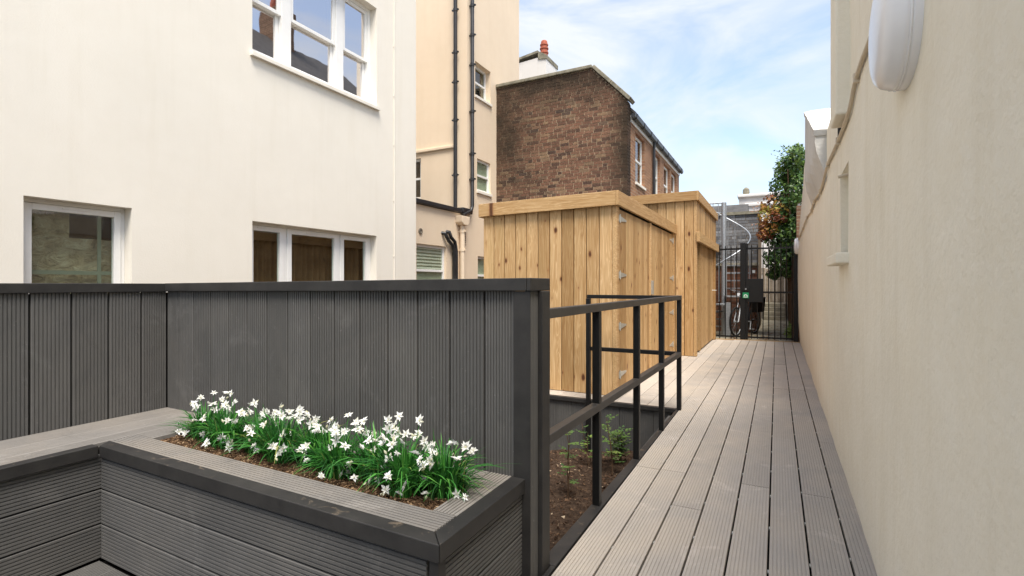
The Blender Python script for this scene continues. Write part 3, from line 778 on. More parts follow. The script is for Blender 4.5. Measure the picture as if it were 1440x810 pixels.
# ledge on end wall
m = MB(); m.box((-9.5, YC - 0.05, 4.40), (-6.80, YC + 0.001, 4.48)); m.build('string_course', 'facade2', th, bevel=0.015)
m = MB(); m.box((-8.7, YC + 0.06, 3.27), (-7.8, YC + 0.11, 3.33)); m.box((-7.86, YC + 0.06, 3.33), (-7.8, YC + 0.11, 4.28)); m.box((-8.64, YC + 0.06, 3.76), (-7.86, YC + 0.11, 3.81)); m.box((-8.64, YC + 0.06, 4.22), (-7.86, YC + 0.11, 4.28)); m.box((-8.7, YC + 0.06, 3.33), (-8.64, YC + 0.11, 4.28))
wf = m.build('window', 'upvc', th)
m = MB(); m.box((-8.66, YC + 0.082, 3.31), (-7.83, YC + 0.088, 4.25)); m.build('pane', 'glass', wf)
m = MB(); m.box((-8.9, YC + 0.2, 3.1), (-7.6, YC + 0.22, 4.4)); m.build('curtain', 'curtain', wf)
def sash(parent, wn_, xf, rec=0.10, gl='glass', window_backing=None):
    y0, y1, z0, z1 = wn_; fx = xf - rec
    m = MB(); frame_rect(m, fx - 0.04, fx, y0, y1, z0, z1, 0.06, 0.06, 0.06, 0.06); zm_ = (z0 + z1) / 2
    m.box((fx - 0.039, y0 + 0.06, zm_ - 0.025), (fx + 0.006, y1 - 0.06, zm_ + 0.025))
    f = m.build('window', 'upvc', parent, bevel=0.004)
    pane(f, fx - 0.02, y0 + 0.058, y1 - 0.058, z0 + 0.058, zm_ - 0.024, gl); pane(f, fx - 0.02, y0 + 0.058, y1 - 0.058, zm_ + 0.024, z1 - 0.058, gl)
    m = MB(); m.box((fx - 0.06, y0 - 0.03, z0 - 0.06), (xf + 0.04, y1 + 0.03, z0 + 0.004)); m.build('window_sill', 'sillpaint', f, bevel=0.005)
    m = MB(); m.box((fx - (0.055 if window_backing else 0.16), y0 + 0.01, z0 + 0.01), (fx - (0.045 if window_backing else 0.14), y1 - 0.01, z1 - 0.01)); m.build('window_backing', window_backing or 'darkroom', f)  # where no blind hangs, a near-black sheet paints the unlit room
    return f
sash(th, tw1, PX_, 0.14, 'glass'); sash(th, tw2, PX_, 0.05, 'glass', 'window_backing'); sash(th, tw3, PX_, 0.05, 'glass', 'window_backing')
f = sash(th, tw4, PX_, 0.06, 'glass', 'window_backing')
m = MB()
for i in range(7): m.box((PX_ - 0.104, tw4[0] + 0.06, 1.48 + 0.068 * i), (PX_ - 0.088, tw4[1] - 0.06, 1.512 + 0.068 * i))
m.build('blind_slats', 'sillpaint', f)
# drainpipes
def collars(m, x, y, zs, r):
    for z in zs: m.lathe([(r, 0), (r, 0.07)], (x, y, z), UP, 10); m.box((x - 0.09, y - 0.02, z + 0.02), (x + 0.09, y + 0.02, z + 0.05))
m = MB(); p = ony(643, 200, YC)
m.tube([(p.x, YC - 0.08, 2.86), (p.x, YC - 0.08, 10.9)], 0.045, 12); collars(m, p.x, YC - 0.08, [3.7, 5.0, 5.9, 6.6, 7.6], 0.055)
o = m.build('drainpipe', 'blackpipe', th); smooth_by_angle(o)
m = MB(); yp = YC + 0.10; xp = PX_ + 0.08
m.tube([(xp, yp, 10.9), (xp, yp, 3.0), (xp, yp - 0.06, 2.88), (xp, yp - 0.40, 2.74)], 0.042, 12); collars(m, xp, yp, [3.6, 4.2, 5.2, 6.3, 7.0, 7.7], 0.052)
o = m.build('drainpipe', 'blackpipe', th); smooth_by_angle(o)
hy = onx(645, 310, PX_).y + 0.02
m = MB(); m.prism([(PX_ - 0.01, hy - 0.17, 2.70), (PX_ - 0.01, hy + 0.17, 2.70), (PX_ - 0.01, hy + 0.15, 2.56), (PX_ - 0.01, hy + 0.08, 2.50), (PX_ - 0.01, hy - 0.08, 2.50), (PX_ - 0.01, hy - 0.15, 2.56)], (0.2, 0, 0)); m.build('hopper', 'creampipe', th, bevel=0.01)
m = MB(); m.tube([(PX_ + 0.09, hy, 2.52), (PX_ + 0.09, hy, 0.0)], 0.055, 14); collars(m, PX_ + 0.09, hy, [1.9, 2.33], 0.065); o = m.build('drainpipe', 'creampipe', th); smooth_by_angle(o)
for dy in (0.0, 0.085):
    yy = onx(635, 360, PX_).y + dy
    m = MB(); m.tube([(PX_ - 0.05, yy - 0.38 + dy, 2.28 + dy * 0.5), (PX_ + 0.06, yy - 0.34 + dy, 2.26 + dy * 0.5), (PX_ + 0.07, yy - 0.2, 2.10 + dy), (PX_ + 0.07, yy - 0.06, 2.02 + dy), (PX_ + 0.07, yy, 1.9), (PX_ + 0.07, yy, 0.0)], 0.04, 10)
    o = m.build('waste_pipe', 'blackpipe', th); smooth_by_angle(o, 60)
m = MB(); va, vb = onx(647.5, 325, PX_), onx(655, 343, PX_)
frame_rect(m, PX_, PX_ + 0.02, va.y, vb.y, vb.z, va.z, 0.015, 0.015, 0.015, 0.015); vent = m.build('vent_grille', 'creampipe', th)
m = MB()
for i in range(6): zz = vb.z + 0.03 + i * (va.z - vb.z - 0.05) / 5; m.box((PX_ + 0.001, va.y + 0.015, zz - 0.012), (PX_ + 0.012, vb.y - 0.015, zz + 0.006))
m.build('louvre', 'vent', vent)
for (px, py) in ((650.5, 353), (650.5, 366), (591, 325)):
    p = onx(px, py, PX_); m = MB(); m.lathe([(0.065, 0), (0.06, 0.02), (0.035, 0.022), (0.03, 0.012)], p, (1, 0, 0), 16); m.build('wall_vent', 'vent', th)
# rendered chimney stack behind
cs = thing('chimney_stack', (-8, 16.5, -1.0), 'white rendered chimney stack with red pot behind the brick gable', 'chimney')
m = MB(); m.hexa([(-9.6, 16, -1), (-7.06, 16, -1), (-7.06, 17, -1), (-9.6, 17, -1), (-9.6, 16, 8.95), (-7.06, 16, 9.08), (-7.06, 17, 9.08), (-9.6, 17, 8.95)]); m.build('stack', 'whiterender', cs)
m = MB(); m.hexa([(-9.65, 15.95, 8.9), (-7.36, 15.95, 9.22), (-7.36, 17.05, 9.22), (-9.65, 17.05, 8.9), (-9.65, 15.95, 8.98), (-7.36, 15.95, 9.30), (-7.36, 17.05, 9.30), (-9.65, 17.05, 8.98)]); m.hexa([(-7.359, 15.97, 9.0), (-7.04, 15.97, 8.96), (-7.04, 17.03, 8.96), (-7.359, 17.03, 9.0), (-7.359, 15.97, 9.28), (-7.04, 15.97, 9.1), (-7.04, 17.03, 9.1), (-7.359, 17.03, 9.28)]); m.build('flaunching', 'stonecope', cs)
m = MB(); m.lathe([(0.13, 0), (0.13, 0.1), (0.155, 0.1), (0.155, 0.14), (0.13, 0.14), (0.13, 0.25), (0.155, 0.25), (0.155, 0.29), (0.125, 0.29), (0.125, 0.38), (0.145, 0.38), (0.145, 0.42), (0.12, 0.42), (0.11, 0.52), (0.09, 0.55)], (-7.27, 16.3, 9.2), UP, 16); m.build('chimney_pot', 'terracotta', cs)

# ================================================================ BRICK BUILDING
BY, BX0, BX1 = 11.4, -6.435, -3.015
RZ, RX, EZ = 6.25, -3.85, 5.38
bh = thing('brick_house', (-4.7, 14.5, -1.0), 'dark sooty brick building with sloping parapet behind the timber sheds', 'house')
def gable_top(x): return RZ if x < RX else RZ + (EZ - RZ) * (x - RX) / (BX1 - RX)
m = MB(); m.prism([(BX0, BY, -1), (BX1 - 0.006, BY, -1), (BX1 - 0.006, BY, EZ - 0.02), (RX, BY, RZ - 0.02), (BX0, BY, RZ - 0.02)], (0, 0.28, 0)); m.build('gable_wall', 'mortar_soot', bh)
def lay_bricks(x0, x1, z0, z1, topf, seed, flemish=True, H_=0.062, J=0.013):
    rr = random.Random(seed); out = []; z = z0; row = 0
    while z + H_ < z1:
        pat = 0.2 if row % 4 else 0.9
        x = x0; k = 0; first = True; half = row % 2
        while x < x1 - 0.03:
            L = (0.215 if rr.random() > 0.12 else 0.1025) if pat < 0.35 else (0.1025 if rr.random() > 0.15 else 0.215)
            if first: L = (0.06, 0.1025, 0.16, 0.215)[rr.randrange(4)]
            first = False
            if x1 - x - L < 0.07: L = x1 - x
            L = min(L, x1 - x)
            a, b = x, x + L
            lim = topf(b) if topf else 1e9
            if z + H_ > lim - 0.01:
                while b > a + 0.05 and z + H_ > topf(b) - 0.01: b -= 0.02
            if topf and z + H_ > topf(b) - 0.008: b = a
            if b > a + 0.04: out.append((a, b, z, z + H_))
            x += L + J; k += 1
        z += H_ + J; row += 1
    return out
bricks = lay_bricks(BX0 + 0.004, BX1, -0.6, RZ - 0.01, gable_top, 3)
def brick_geo(mb, a, b, z0, z1, y, r, rr, dep=0.03):
    j = lambda: rr.uniform(-0.0025, 0.0025)
    yf = y - 0.004 - rr.uniform(0, 0.005)
    mb.hexa([(a + j(), yf, z0 + j()), (b + j(), yf, z0 + j()), (b, y + dep, z0), (a, y + dep, z0), (a + j(), yf, z1 + j()), (b + j(), yf, z1 + j()), (b, y + dep, z1), (a, y + dep, z1)], r)
rr = random.Random(5)
vis = [q for q in bricks if q[2] > 3.0]
vis.sort(key=lambda q: (-(q[1] - q[0] > 0.2), -(q[0] + 0.25 * q[2])))
own = set(id(q) for q in vis[:300])
proto = {}
stuffmb = MB()
for q in bricks:
    a, b, z0, z1 = q
    if id(q) in own:
        key = (round(b - a, 3), rr.randrange(4))
        if key not in proto:
            t = MB(); brick_geo(t, 0, b - a, 0, z1 - z0, 0, None, rr); proto[key] = t.mesh('brick', 'brick')
        o = bpy.data.objects.new('brick', proto[key]); COL.objects.link(o); o.location = (a, BY, z0); attach(o, bh)
    else:
        brick_geo(stuffmb, a, b, z0, z1, BY, rr.random(), rr)
stuffmb.build('brickwork', 'brick', bh, kind='stuff')
# side wall with windows, facing the walkway
SX = BX1
YB = 18.3
def sy(px): return onx(px, 300, SX).y
swins = [(sy(893.5), sy(906.5), 3.62, 4.82), (sy(918), sy(924), 3.62, 4.82), (sy(933.5), sy(937), 3.62, 4.82), (sy(944), sy(946.5), 3.62, 4.82)]
swins = [(a, a + 0.95, c, d) for (a, b, c, d) in swins]
m = MB(); wall_grid(m, BY + 0.285, YB, -1, 5.06, swins, SX, 0.25); m.build('side_wall', 'bricktex_side', bh)
# quoin column of bricks at the corner (returns)
m = MB(); rr2 = random.Random(8)
z = -0.6; k = 0
while z + 0.065 < EZ - 0.02:
    for (a, b) in (((BY + 0.0, BY + 0.1), (BY + 0.11, BY + 0.28)) if k % 2 else ((BY, BY + 0.2), (BY + 0.21, BY + 0.28))):
        m.cur = rr2.random(); m.box((SX - 0.06, a, z), (SX + 0.004 + rr2.uniform(0, 0.004), b, z + 0.065))
    z += 0.075; k += 1
m.build('corner_brickwork', 'brick', bh, kind='stuff')
m = MB(); m.box((BX0, YB - 0.25, -1), (SX - 0.251, YB, 5.06)); m.build('back_wall', 'bricktex_side', bh)
for wn_ in swins: sash(bh, wn_, SX, 0.07, 'glass')
# coping
m = MB()
xs = [BX0, -5.6, -4.75, RX]
for a, b in zip(xs[:-1], xs[1:]): m.box((a + 0.003, BY - 0.05, RZ - 0.005), (b - 0.003, BY + 0.34, RZ + 0.075))
d_ = Vector((BX1 - RX, 0, EZ - RZ)); n_ = Vector((-d_.z, 0, d_.x)).normalized() * 0.085
for i in range(2):
    a = Vector((RX, BY - 0.05, RZ)) + d_ * (i * 0.52); b = Vector((RX, BY - 0.05, RZ)) + d_ * (0.515 if i == 0 else 1.05)
    m.prism([a, b, b + n_, a + n_], (0, 0.39, 0))
m.build('coping', 'stonecope', bh, bevel=0.012)
m = MB(); m.prism([(RX, BY + 0.3, RZ - 0.18), (SX + 0.12, BY + 0.3, 5.10), (SX + 0.12, BY + 0.3, 5.16), (RX, BY + 0.3, RZ - 0.1), (BX0, BY + 0.3, 5.6), (BX0, BY + 0.3, 5.5)], (0, YB - BY - 0.25, 0)); m.build('roof', 'slate', bh)
m = MB(); m.box((SX + 0.001, BY + 0.28, 4.93), (SX + 0.03, YB, 5.09)); m.build('fascia', 'upvc', bh)
m = MB()
gp = [(SX + 0.03, 0, 5.10), (SX + 0.035, 0, 5.03), (SX + 0.08, 0, 5.00), (SX + 0.13, 0, 5.03), (SX + 0.14, 0, 5.11)]
m.prism([(x, BY + 0.2, z) for x, _, z in gp], (0, YB - BY - 0.15, 0))
for i in range(9): m.prism([(SX + 0.03 + (x - SX - 0.03) * 1.12, BY + 0.35 + i * 0.78, z - 0.012 if z < 5.09 else z + 0.012) for x, _, z in gp], (0, 0.09, 0))
m.build('gutter', 'blackpipe', bh)
m = MB(); yd = sy(916.5); m.tube([(SX + 0.08, yd, 5.02), (SX + 0.06, yd, 4.85), (SX + 0.06, yd, 0)], 0.038, 10); m.build('drainpipe', 'blackpipe', bh)

# neighbour house over the wall (seen mirrored in the upper windows)
nh = thing('slate_roofed_house', (7, 11, -1.0), 'slate roofed house beyond the beige wall, mirrored in the upper windows', 'house')
m = MB(); m.box((4.0, 5.6, -1), (10, 17, 8.7)); m.build('wall', 'whiterender', nh)
m = MB(); m.prism([(3.8, 5.4, 8.7), (10.2, 5.4, 8.7), (7, 5.4, 11.3)], (0, 11.8, 0)); m.build('roof', 'slate', nh)
m = MB(); m.box((6.5, 13.6, 10.4), (7.5, 14.5, 12.4)); st = m.build('chimney', 'bricktex_dark', nh)
m = MB()
for yy in (13.8, 14.25): m.lathe([(0.13, 0), (0.1, 0.5)], (7, yy, 12.38), UP, 12)
m.build('chimney_pot', 'terracotta', st)
m = MB(); m.tube([(6.8, 14.4, 12.3), (6.8, 14.4, 14.4)], 0.025, 6); m.tube([(6.3, 14.4, 14.2), (7.4, 14.4, 14.2)], 0.018, 5)
for i in range(6): m.tube([(6.35 + i * 0.19, 14.1, 14.2), (6.35 + i * 0.19, 14.7, 14.2)], 0.012, 4)
m.build('aerial', 'galv', nh)

# ================================================================ SHEDS
def shed_front(parent, y, x0, x1, zb, zt0, zt1, n, seed):
    """vertical boards on a face looking -Y; zt0 top at x0, zt1 at x1"""
    pw = (x1 - x0) / n
    for i in range(n):
        xc = x0 + pw * (i + 0.5); zt = zt0 + (zt1 - zt0) * (i + 0.5) / n
        put_plank('board', parent, (xc, y, zb), UP, (0, -1, 0), pw - 0.007, zt - zb, 0.018, 'pine', 0.006)
S1Y0, S1Y1, S1X0, S1X1 = 5.07, 8.40, -3.04, -1.452
s1 = thing('bin_store', (-2.25, 6.7, 0.0), 'low timber shed with double hinged doors, beside the black railing', 'shed')
m = MB(); m.box((S1X0 + 0.022, S1Y0 + 0.02, 0.02), (S1X1 - 0.024, S1Y1 - 0.02, 2.02)); m.build('carcass', 'under', s1)
shed_front(s1, S1Y0, S1X0, S1X1 - 0.045, 0.006, 2.0, 2.0, 11, 1)
pw = 0.145; nb_ = 23
for i in range(nb_):     # back side looking -X and far end
    yb = S1Y0 + 0.02 + (S1Y1 - S1Y0 - 0.04) * (i + 0.5) / nb_
    put_plank('board', s1, (S1X0, yb, 0.006), UP, (-1, 0, 0), (S1Y1 - S1Y0 - 0.04) / nb_ - 0.004, 1.99, 0.018)
# corner post
m = MB(); m.box((S1X1 - 0.044, S1Y0 - 0.001, 0.004), (S1X1 + 0.001, S1Y0 + 0.10, 2.0)); m.build('corner_post', 'pine', s1, bevel=0.003)
m = MB(); m.box((S1X1 - 0.044, S1Y1 - 0.14, 0.004), (S1X1 + 0.001, S1Y1, 2.0)); m.build('corner_post', 'pine', s1, bevel=0.003)
# doors
d0, dm, d1 = S1Y0 + 0.115, 6.62, S1Y1 - 0.16
for (a, b, hs) in ((d0, dm - 0.035, 0), (dm + 0.035, d1, 1)):
    dn_ = 10 if hs == 0 else 11
    m = MB(); m.box((S1X1 - 0.035, a, 0.035), (S1X1 - 0.02, b, 1.93)); door = m.build('door', 'pine', s1)
    for i in range(dn_):
        yb = a + (b - a) * (i + 0.5) / dn_
        put_plank('board', door, (S1X1 - 0.002 + random.uniform(-0.001, 0.001), yb, 0.03), UP, (1, 0, 0), (b - a) / dn_ - 0.003, 1.905, 0.017)
    hz = [(878, y) for y in (310, 387, 457, 523)]
    for (px, py) in hz:
        z = onx(px, py, S1X1).z
        m = MB(); s_ = 1 if hs == 0 else -1; ya = a + 0.004 if hs == 0 else b - 0.004
        m.prism([(S1X1 - 0.003, ya - 0.035 * s_, z - 0.032), (S1X1 - 0.003, ya, z - 0.032), (S1X1 - 0.003, ya + 0.26 * s_, z - 0.009), (S1X1 - 0.003, ya + 0.26 * s_, z + 0.009), (S1X1 - 0.003, ya, z + 0.032), (S1X1 - 0.003, ya - 0.035 * s_, z + 0.032)], (0.006, 0, 0))
        m.tube([(S1X1 + 0.006, ya, z - 0.045), (S1X1 + 0.006, ya, z + 0.045)], 0.008, 6)
        m.build('hinge', 'hinge', door)
m = MB(); m.box((S1X1 - 0.02, dm - 0.034, 0.02), (S1X1 + 0.012, dm + 0.045, 1.945)); m.build('meeting_batten', 'pine', s1, bevel=0.003)
m = MB(); m.box((S1X1 + 0.012, dm + 0.0, 1.02), (S1X1 + 0.03, dm + 0.09, 1.20)); m.build('latch', 'hinge', s1, bevel=0.003)
# fascia boards
m = MB(); m.hexa([(S1X0 - 0.03, S1Y0 - 0.055, 1.935), (S1X1 + 0.035, S1Y0 - 0.055, 1.958), (S1X1 + 0.035, S1Y0 - 0.0195, 1.958), (S1X0 - 0.03, S1Y0 - 0.0195, 1.935), (S1X0 - 0.03, S1Y0 - 0.055, 2.082), (S1X1 + 0.035, S1Y0 - 0.055, 2.105), (S1X1 + 0.035, S1Y0 - 0.0195, 2.105), (S1X0 - 0.03, S1Y0 - 0.0195, 2.082)])
def fascia(parent, a, b, out, z0, z1, z0b, z1b, t=0.032):
    """board between a and b (xy) with outward dir"""
    o = Vector(out); a, b = Vector(a), Vector(b)
    L = (b - a).length; dirv = (b - a).normalized()
    mb = MB(); mb.hexa([(0, 0, z0 - z0), (0, L, z0b - z0), (t, L, z0b - z0), (t, 0, 0), (0, 0, z1 - z0), (0, L, z1b - z0), (t, L, z1b - z0), (t, 0, z1 - z0)])
    ob = mb.build('fascia_board', 'pine', None, bevel=0.003)
    x = o.normalized(); y = dirv; z = Vector((0, 0, 1))
    mt = Matrix((x, y, z)).transposed().to_4x4(); mt.translation = (a.x, a.y, z0)
    ob.matrix_basis = mt; attach(ob, parent); return ob
fascia(s1, (S1X0 - 0.03, S1Y0 - 0.022, 0), (S1X1 + 0.002, S1Y0 - 0.022, 0), (0, -1, 0), 1.935, 2.082, 1.958, 2.105)
fascia(s1, (S1X1 + 0.003, S1Y0 - 0.054, 0), (S1X1 + 0.003, S1Y1 + 0.02, 0), (1, 0, 0), 1.958, 2.105, 1.958, 2.105)
fascia(s1, (S1X0 - 0.022, S1Y0 - 0.02, 0), (S1X0 - 0.022, S1Y1 + 0.02, 0), (-1, 0, 0), 1.935, 2.082, 1.935, 2.082)
m = MB(); m.box((S1X0, S1Y0, 2.0), (S1X1, S1Y1, 2.05)); m.build('roof', 'slate', s1)
# far timber shed
S2Y0, S2Y1, S2X0, S2X1 = 8.46, 11.35, -2.6, -1.125
s2 = thing('bike_store', (-1.9, 9.9, 0.0), 'taller timber shed with sliding door standing half open by the gate', 'shed')
m = MB(); m.box((S2X0 + 0.02, S2Y0 + 0.03, 0.01), (S2X1 - 0.12, S2Y1 - 0.03, 2.5)); m.build('carcass', 'under', s2)
shed_front(s2, S2Y0, S2X0, S2X1 - 0.045, 0.006, 2.55, 2.55, 10, 2)
m = MB(); m.box((S2X1 - 0.044, S2Y0 - 0.002, 0.004), (S2X1, S2Y0 + 0.10, 2.5)); m.build('corner_post', 'pine', s2, bevel=0.003)
m = MB(); m.box((S2X1 - 0.10, S2Y1 - 0.16, 0.004), (S2X1, S2Y1, 2.5)); m.build('corner_post', 'pine', s2, bevel=0.003)
nb_ = 18
for i in range(nb_):
    yb = S2Y0 + 0.105 + (S2Y1 - S2Y0 - 0.27) * (i + 0.5) / nb_
    put_plank('board', s2, (S2X1 - 0.004, yb, 1.90), UP, (1, 0, 0), (S2Y1 - S2Y0 - 0.27) / nb_ - 0.004, 0.62, 0.018)
for i in range(18):
    yb = S2Y0 + 0.02 + (S2Y1 - S2Y0 - 0.04) * (i + 0.5) / 18
    put_plank('board', s2, (S2X0, yb, 0.006), UP, (-1, 0, 0), (S2Y1 - S2Y0 - 0.04) / 18 - 0.004, 2.5, 0.018)
m = MB(); m.box((S2X1 + 0.001, S2Y0 - 0.03, 1.83), (S2X1 + 0.05, S2Y1 + 0.1, 1.985)); m.build('door_rail_cover', 'pine', s2, bevel=0.004)
dn = thing  # (alias kept short)
m = MB(); m.box((S2X1 - 0.075, 9.05, 0.03), (S2X1 - 0.06, S2Y1 - 0.165, 1.9)); door = m.build('sliding_door', 'pine', s2)
m = MB(); m.box((S2X1 - 0.10, 9.02, 0.03), (S2X1 - 0.012, 9.055, 1.9)); m.build('door_edge', 'pine', door, bevel=0.003)
for i in range(14):
    yb = 9.06 + (S2Y1 - 0.165 - 9.06) * (i + 0.5) / 14
    put_plank('board', door, (S2X1 - 0.04, yb, 0.03), UP, (1, 0, 0), (S2Y1 - 0.165 - 9.06) / 14 - 0.003, 1.87, 0.018)
m = MB(); m.tube([(S2X1 - 0.04, S2Y1 - 0.3, 1.03), (S2X1 + 0.03, S2Y1 - 0.3, 1.03), (S2X1 + 0.03, S2Y1 - 0.16, 1.03)], 0.009, 6); m.build('door_bolt', 'hinge', door)
fascia(s2, (S2X0 - 0.03, S2Y0 - 0.022, 0), (S2X1 + 0.002, S2Y0 - 0.022, 0), (0, -1, 0), 2.475, 2.625, 2.485, 2.635)
fascia(s2, (S2X1 + 0.003, S2Y0 - 0.054, 0), (S2X1 + 0.003, S2Y1 + 0.05, 0), (1, 0, 0), 2.485, 2.635, 2.485, 2.635)
m = MB(); m.box((S2X0, S2Y0 + 0.01, 2.51), (S2X1 - 0.01, S2Y1, 2.58)); m.build('roof', 'slate', s2)

# ================================================================ GREY FENCES, BENCH, PLANTER
FY = 1.75
cf = thing('privacy_fence', (-2.0, 1.83, -0.3), 'grey grooved composite fence with dark cap, behind the white flowers', 'fence')
fx = [-3.30, -3.187, -3.028, -2.863, -2.70, -2.54, -2.376, -2.215, -2.05, -1.884, -1.720, -1.551, -1.383, -1.214, -1.045, -0.905]
for a, b in zip(fx[:-1], fx[1:]):
    n = 9 if b - a > 0.13 else 7
    put_board('fence_board', cf, ((a + b) / 2, FY, -0.3), UP, (0, -1, 0), b - a - 0.010, 1.424, 0.02, n, 0.0048, 'clad')
for a, b in zip(fx[:-1], fx[1:]):
    put_board('fence_board', cf, ((a + b) / 2, FY + 0.143, -0.9), UP, (0, 1, 0), b - a - 0.004, 2.02, 0.02, 9, 0.0048, 'clad')
m = MB(); m.box((-3.29, FY + 0.021, -0.9), (-0.87, FY + 0.124, 1.12)); m.build('core', 'under', cf)
m = MB(); m.box((-0.904, FY - 0.014, -0.3), (-0.832, FY - 0.0115, 1.124)); m.box((-0.904, FY - 0.0114, -0.3), (-0.8605, FY + 0.02, 1.124)); m.build('corner_trim', 'trim', cf, bevel=0.003)
put_board('fence_board', cf, (-0.838, FY + 0.029, -0.3), UP, (1, 0, 0), 0.079, 1.424, 0.02, 5, 0.0048, 'clad')
m = MB(); m.box((-0.90, FY + 0.070, -0.9), (-0.819, FY + 0.145, 1.124)); m.build('corner_trim', 'trim', cf, bevel=0.003)
m = MB(); m.hexa([(-3.285, FY - 0.022, 1.108), (-0.8455, FY - 0.022, 1.125), (-0.8455, FY + 0.165, 1.125), (-3.285, FY + 0.165, 1.108), (-3.285, FY - 0.022, 1.157), (-0.8455, FY - 0.022, 1.175), (-0.8455, FY + 0.165, 1.175), (-3.285, FY + 0.165, 1.157)]); m.build('cap_rail', 'trim', cf, bevel=0.003)
m = MB(); m.box((-0.8445, FY - 0.022, 1.125), (-0.828, FY + 0.165, 1.175)); m.build('cap_end', 'trim', cf, bevel=0.003)
lf = thing('side_fence', (-3.38, 0.5, -1.0), 'dark grey grooved composite fence with dark cap, behind the bench', 'fence')
ly = [1.75, 1.61, 1.446, 1.279, 1.11]
while ly[-1] > -1.2: ly.append(ly[-1] - 0.165)
for b, a in zip(ly[:-1], ly[1:]):
    put_board('fence_board', lf, (-3.30, (a + b) / 2, -0.3), UP, (1, 0, 0), b - a - 0.010, 1.41, 0.02, 9, 0.0048, 'clad')
m = MB(); m.box((-3.44, -1.3, -1.0), (-3.321, 1.9, 1.10)); m.build('core', 'under', lf)
m = MB(); m.box((-3.46, -1.3, 1.106), (-3.2865, 1.915, 1.156)); m.build('cap_rail', 'trim', lf, bevel=0.003)
# bench
ST = 0.40
bn = thing('corner_bench', (-3.05, 0.4, PITZ), 'long grey slatted bench with dark edge trim along the side fence', 'bench')
bx = [(-3.298, -3.105), (-3.10, -2.945), (-2.94, -2.842)]
for a, b in bx: put_board('seat_board', bn, ((a + b) / 2, -1.2, ST), (0, 1, 0), UP, b - a - 0.003, 1.2 + (FY if b < -2.9 else FY - 0.03) - 0.002, 0.022, 9, 0.0035, 'benchtop')
m = MB(); m.box((-2.838, -1.2, 0.35), (-2.782, 1.178, ST + 0.003)); m.build('edge_trim', 'trim', bn, bevel=0.003)
z = 0.348
for i in range(3):
    put_board('front_board', bn, (-2.80, -1.2, z - 0.0725 - i * 0.163), (0, 1, 0), (1, 0, 0), 0.155, 2.4, 0.02, 9, 0.0048, 'clad')
m = MB(); m.box((-3.29, -1.2, PITZ - 0.02), (-2.825, FY - 0.01, ST - 0.026)); m.build('core', 'under', bn)
# planter
PX0, PX1, PY0 = -2.78, -0.855, 1.181
pl = thing('flower_planter', (-1.8, 1.45, PITZ), 'grey composite planter box with mitred dark edge trim, full of white flowers', 'planter')
m = MB()
m.prism([(PX0, PY0, ST + 0.003), (PX1, PY0, ST + 0.003), (PX1 - 0.062, PY0 + 0.062, ST + 0.003), (PX0 - 0.05, PY0 + 0.062, ST + 0.003)], (0, 0, -0.055)); m.build('edge_trim', 'trim', pl, bevel=0.003)
m = MB()
m.prism([(PX1 + 0.0, PY0 + 0.002, ST + 0.003), (PX1, FY - 0.012, ST + 0.003), (PX1 - 0.03, FY + 0.018, ST + 0.003), (PX1 - 0.06, FY + 0.018 - 0.02, ST + 0.003), (PX1 - 0.06, PY0 + 0.063, ST + 0.003)], (0, 0, -0.055)); m.build('edge_trim', 'trim', pl, bevel=0.003)
sx0, sx1, sy0, sy1 = -2.70, -1.015, 1.362, 1.615
put_board('rim_board', pl, (-2.835, (PY0 + 0.064 + sy0) / 2, ST), (1, 0, 0), UP, sy0 - PY0 - 0.066, 2.835 - 0.918 - 0.003 - 0.0, 0.022, 7, 0.0035, 'benchtop')
put_board('rim_board', pl, ((-0.918 + sx1) / 2, sy0 + 0.002, ST - 0.0005), (0, 1, 0), UP, -0.918 - sx1 - 0.003, FY - sy0 - 0.004, 0.022, 6, 0.0035, 'benchtop')
put_board('rim_board', pl, (sx0, (sy1 + FY) / 2, ST - 0.0005), (1, 0, 0), UP, FY - sy1 - 0.004, sx1 - sx0 - 0.003, 0.022, 7, 0.0035, 'benchtop')
put_board('rim_board', pl, (-2.77, sy0 + 0.002, ST - 0.0008), (0, 1, 0), UP, 0.136, FY - sy0 - 0.006, 0.022, 6, 0.0035, 'benchtop')
for i in range(3):
    zc = 0.348 - 0.0725 - i * 0.163
    put_board('front_board', pl, (PX0 - 0.01, PY0 + 0.012, zc), (1, 0, 0), (0, -1, 0), 0.155, PX1 - PX0 - 0.045, 0.02, 9, 0.0048, 'clad')
    put_board('front_board', pl, (PX1 - 0.012, PY0 + 0.05, zc), (0, 1, 0), (1, 0, 0), 0.155, FY - PY0 - 0.065, 0.02, 9, 0.0048, 'clad')
m = MB(); m.box((PX1 - 0.042, PY0 + 0.008, PITZ - 0.02), (PX1 - 0.008, PY0 + 0.012 + 0.034, 0.347)); m.build('corner_trim', 'trim', pl, bevel=0.003)
m = MB()
m.box((PX0 - 0.04, PY0 + 0.034, PITZ - 0.02), (PX1 - 0.045, sy0 - 0.002, ST - 0.026)); m.box((PX0 - 0.04, sy1 + 0.002, PITZ - 0.02), (PX1 - 0.045, FY - 0.002, ST - 0.026))
m.box((sx1 + 0.002, sy0 - 0.002, PITZ - 0.02), (PX1 - 0.045, sy1 + 0.002, ST - 0.026)); m.box((PX0 - 0.04, sy0 - 0.002, PITZ - 0.02), (sx0 - 0.002, sy1 + 0.002, ST - 0.026)); m.build('core', 'under', pl)
def soilz(x, y): return ST - 0.028 + 0.012 * noise.noise((x * 5, y * 5, 1)) + 0.006 * noise.noise((x * 22, y * 22, 4)) + 0.004 * noise.noise((x * 70, y * 70, 9))
m = MB(); nx, ny = 170, 26
v_ = [(sx0 + (sx1 - sx0) * i / nx, sy0 + (sy1 - sy0) * j / ny, soilz(sx0 + (sx1 - sx0) * i / nx, sy0 + (sy1 - sy0) * j / ny)) for j in range(ny + 1) for i in range(nx + 1)]
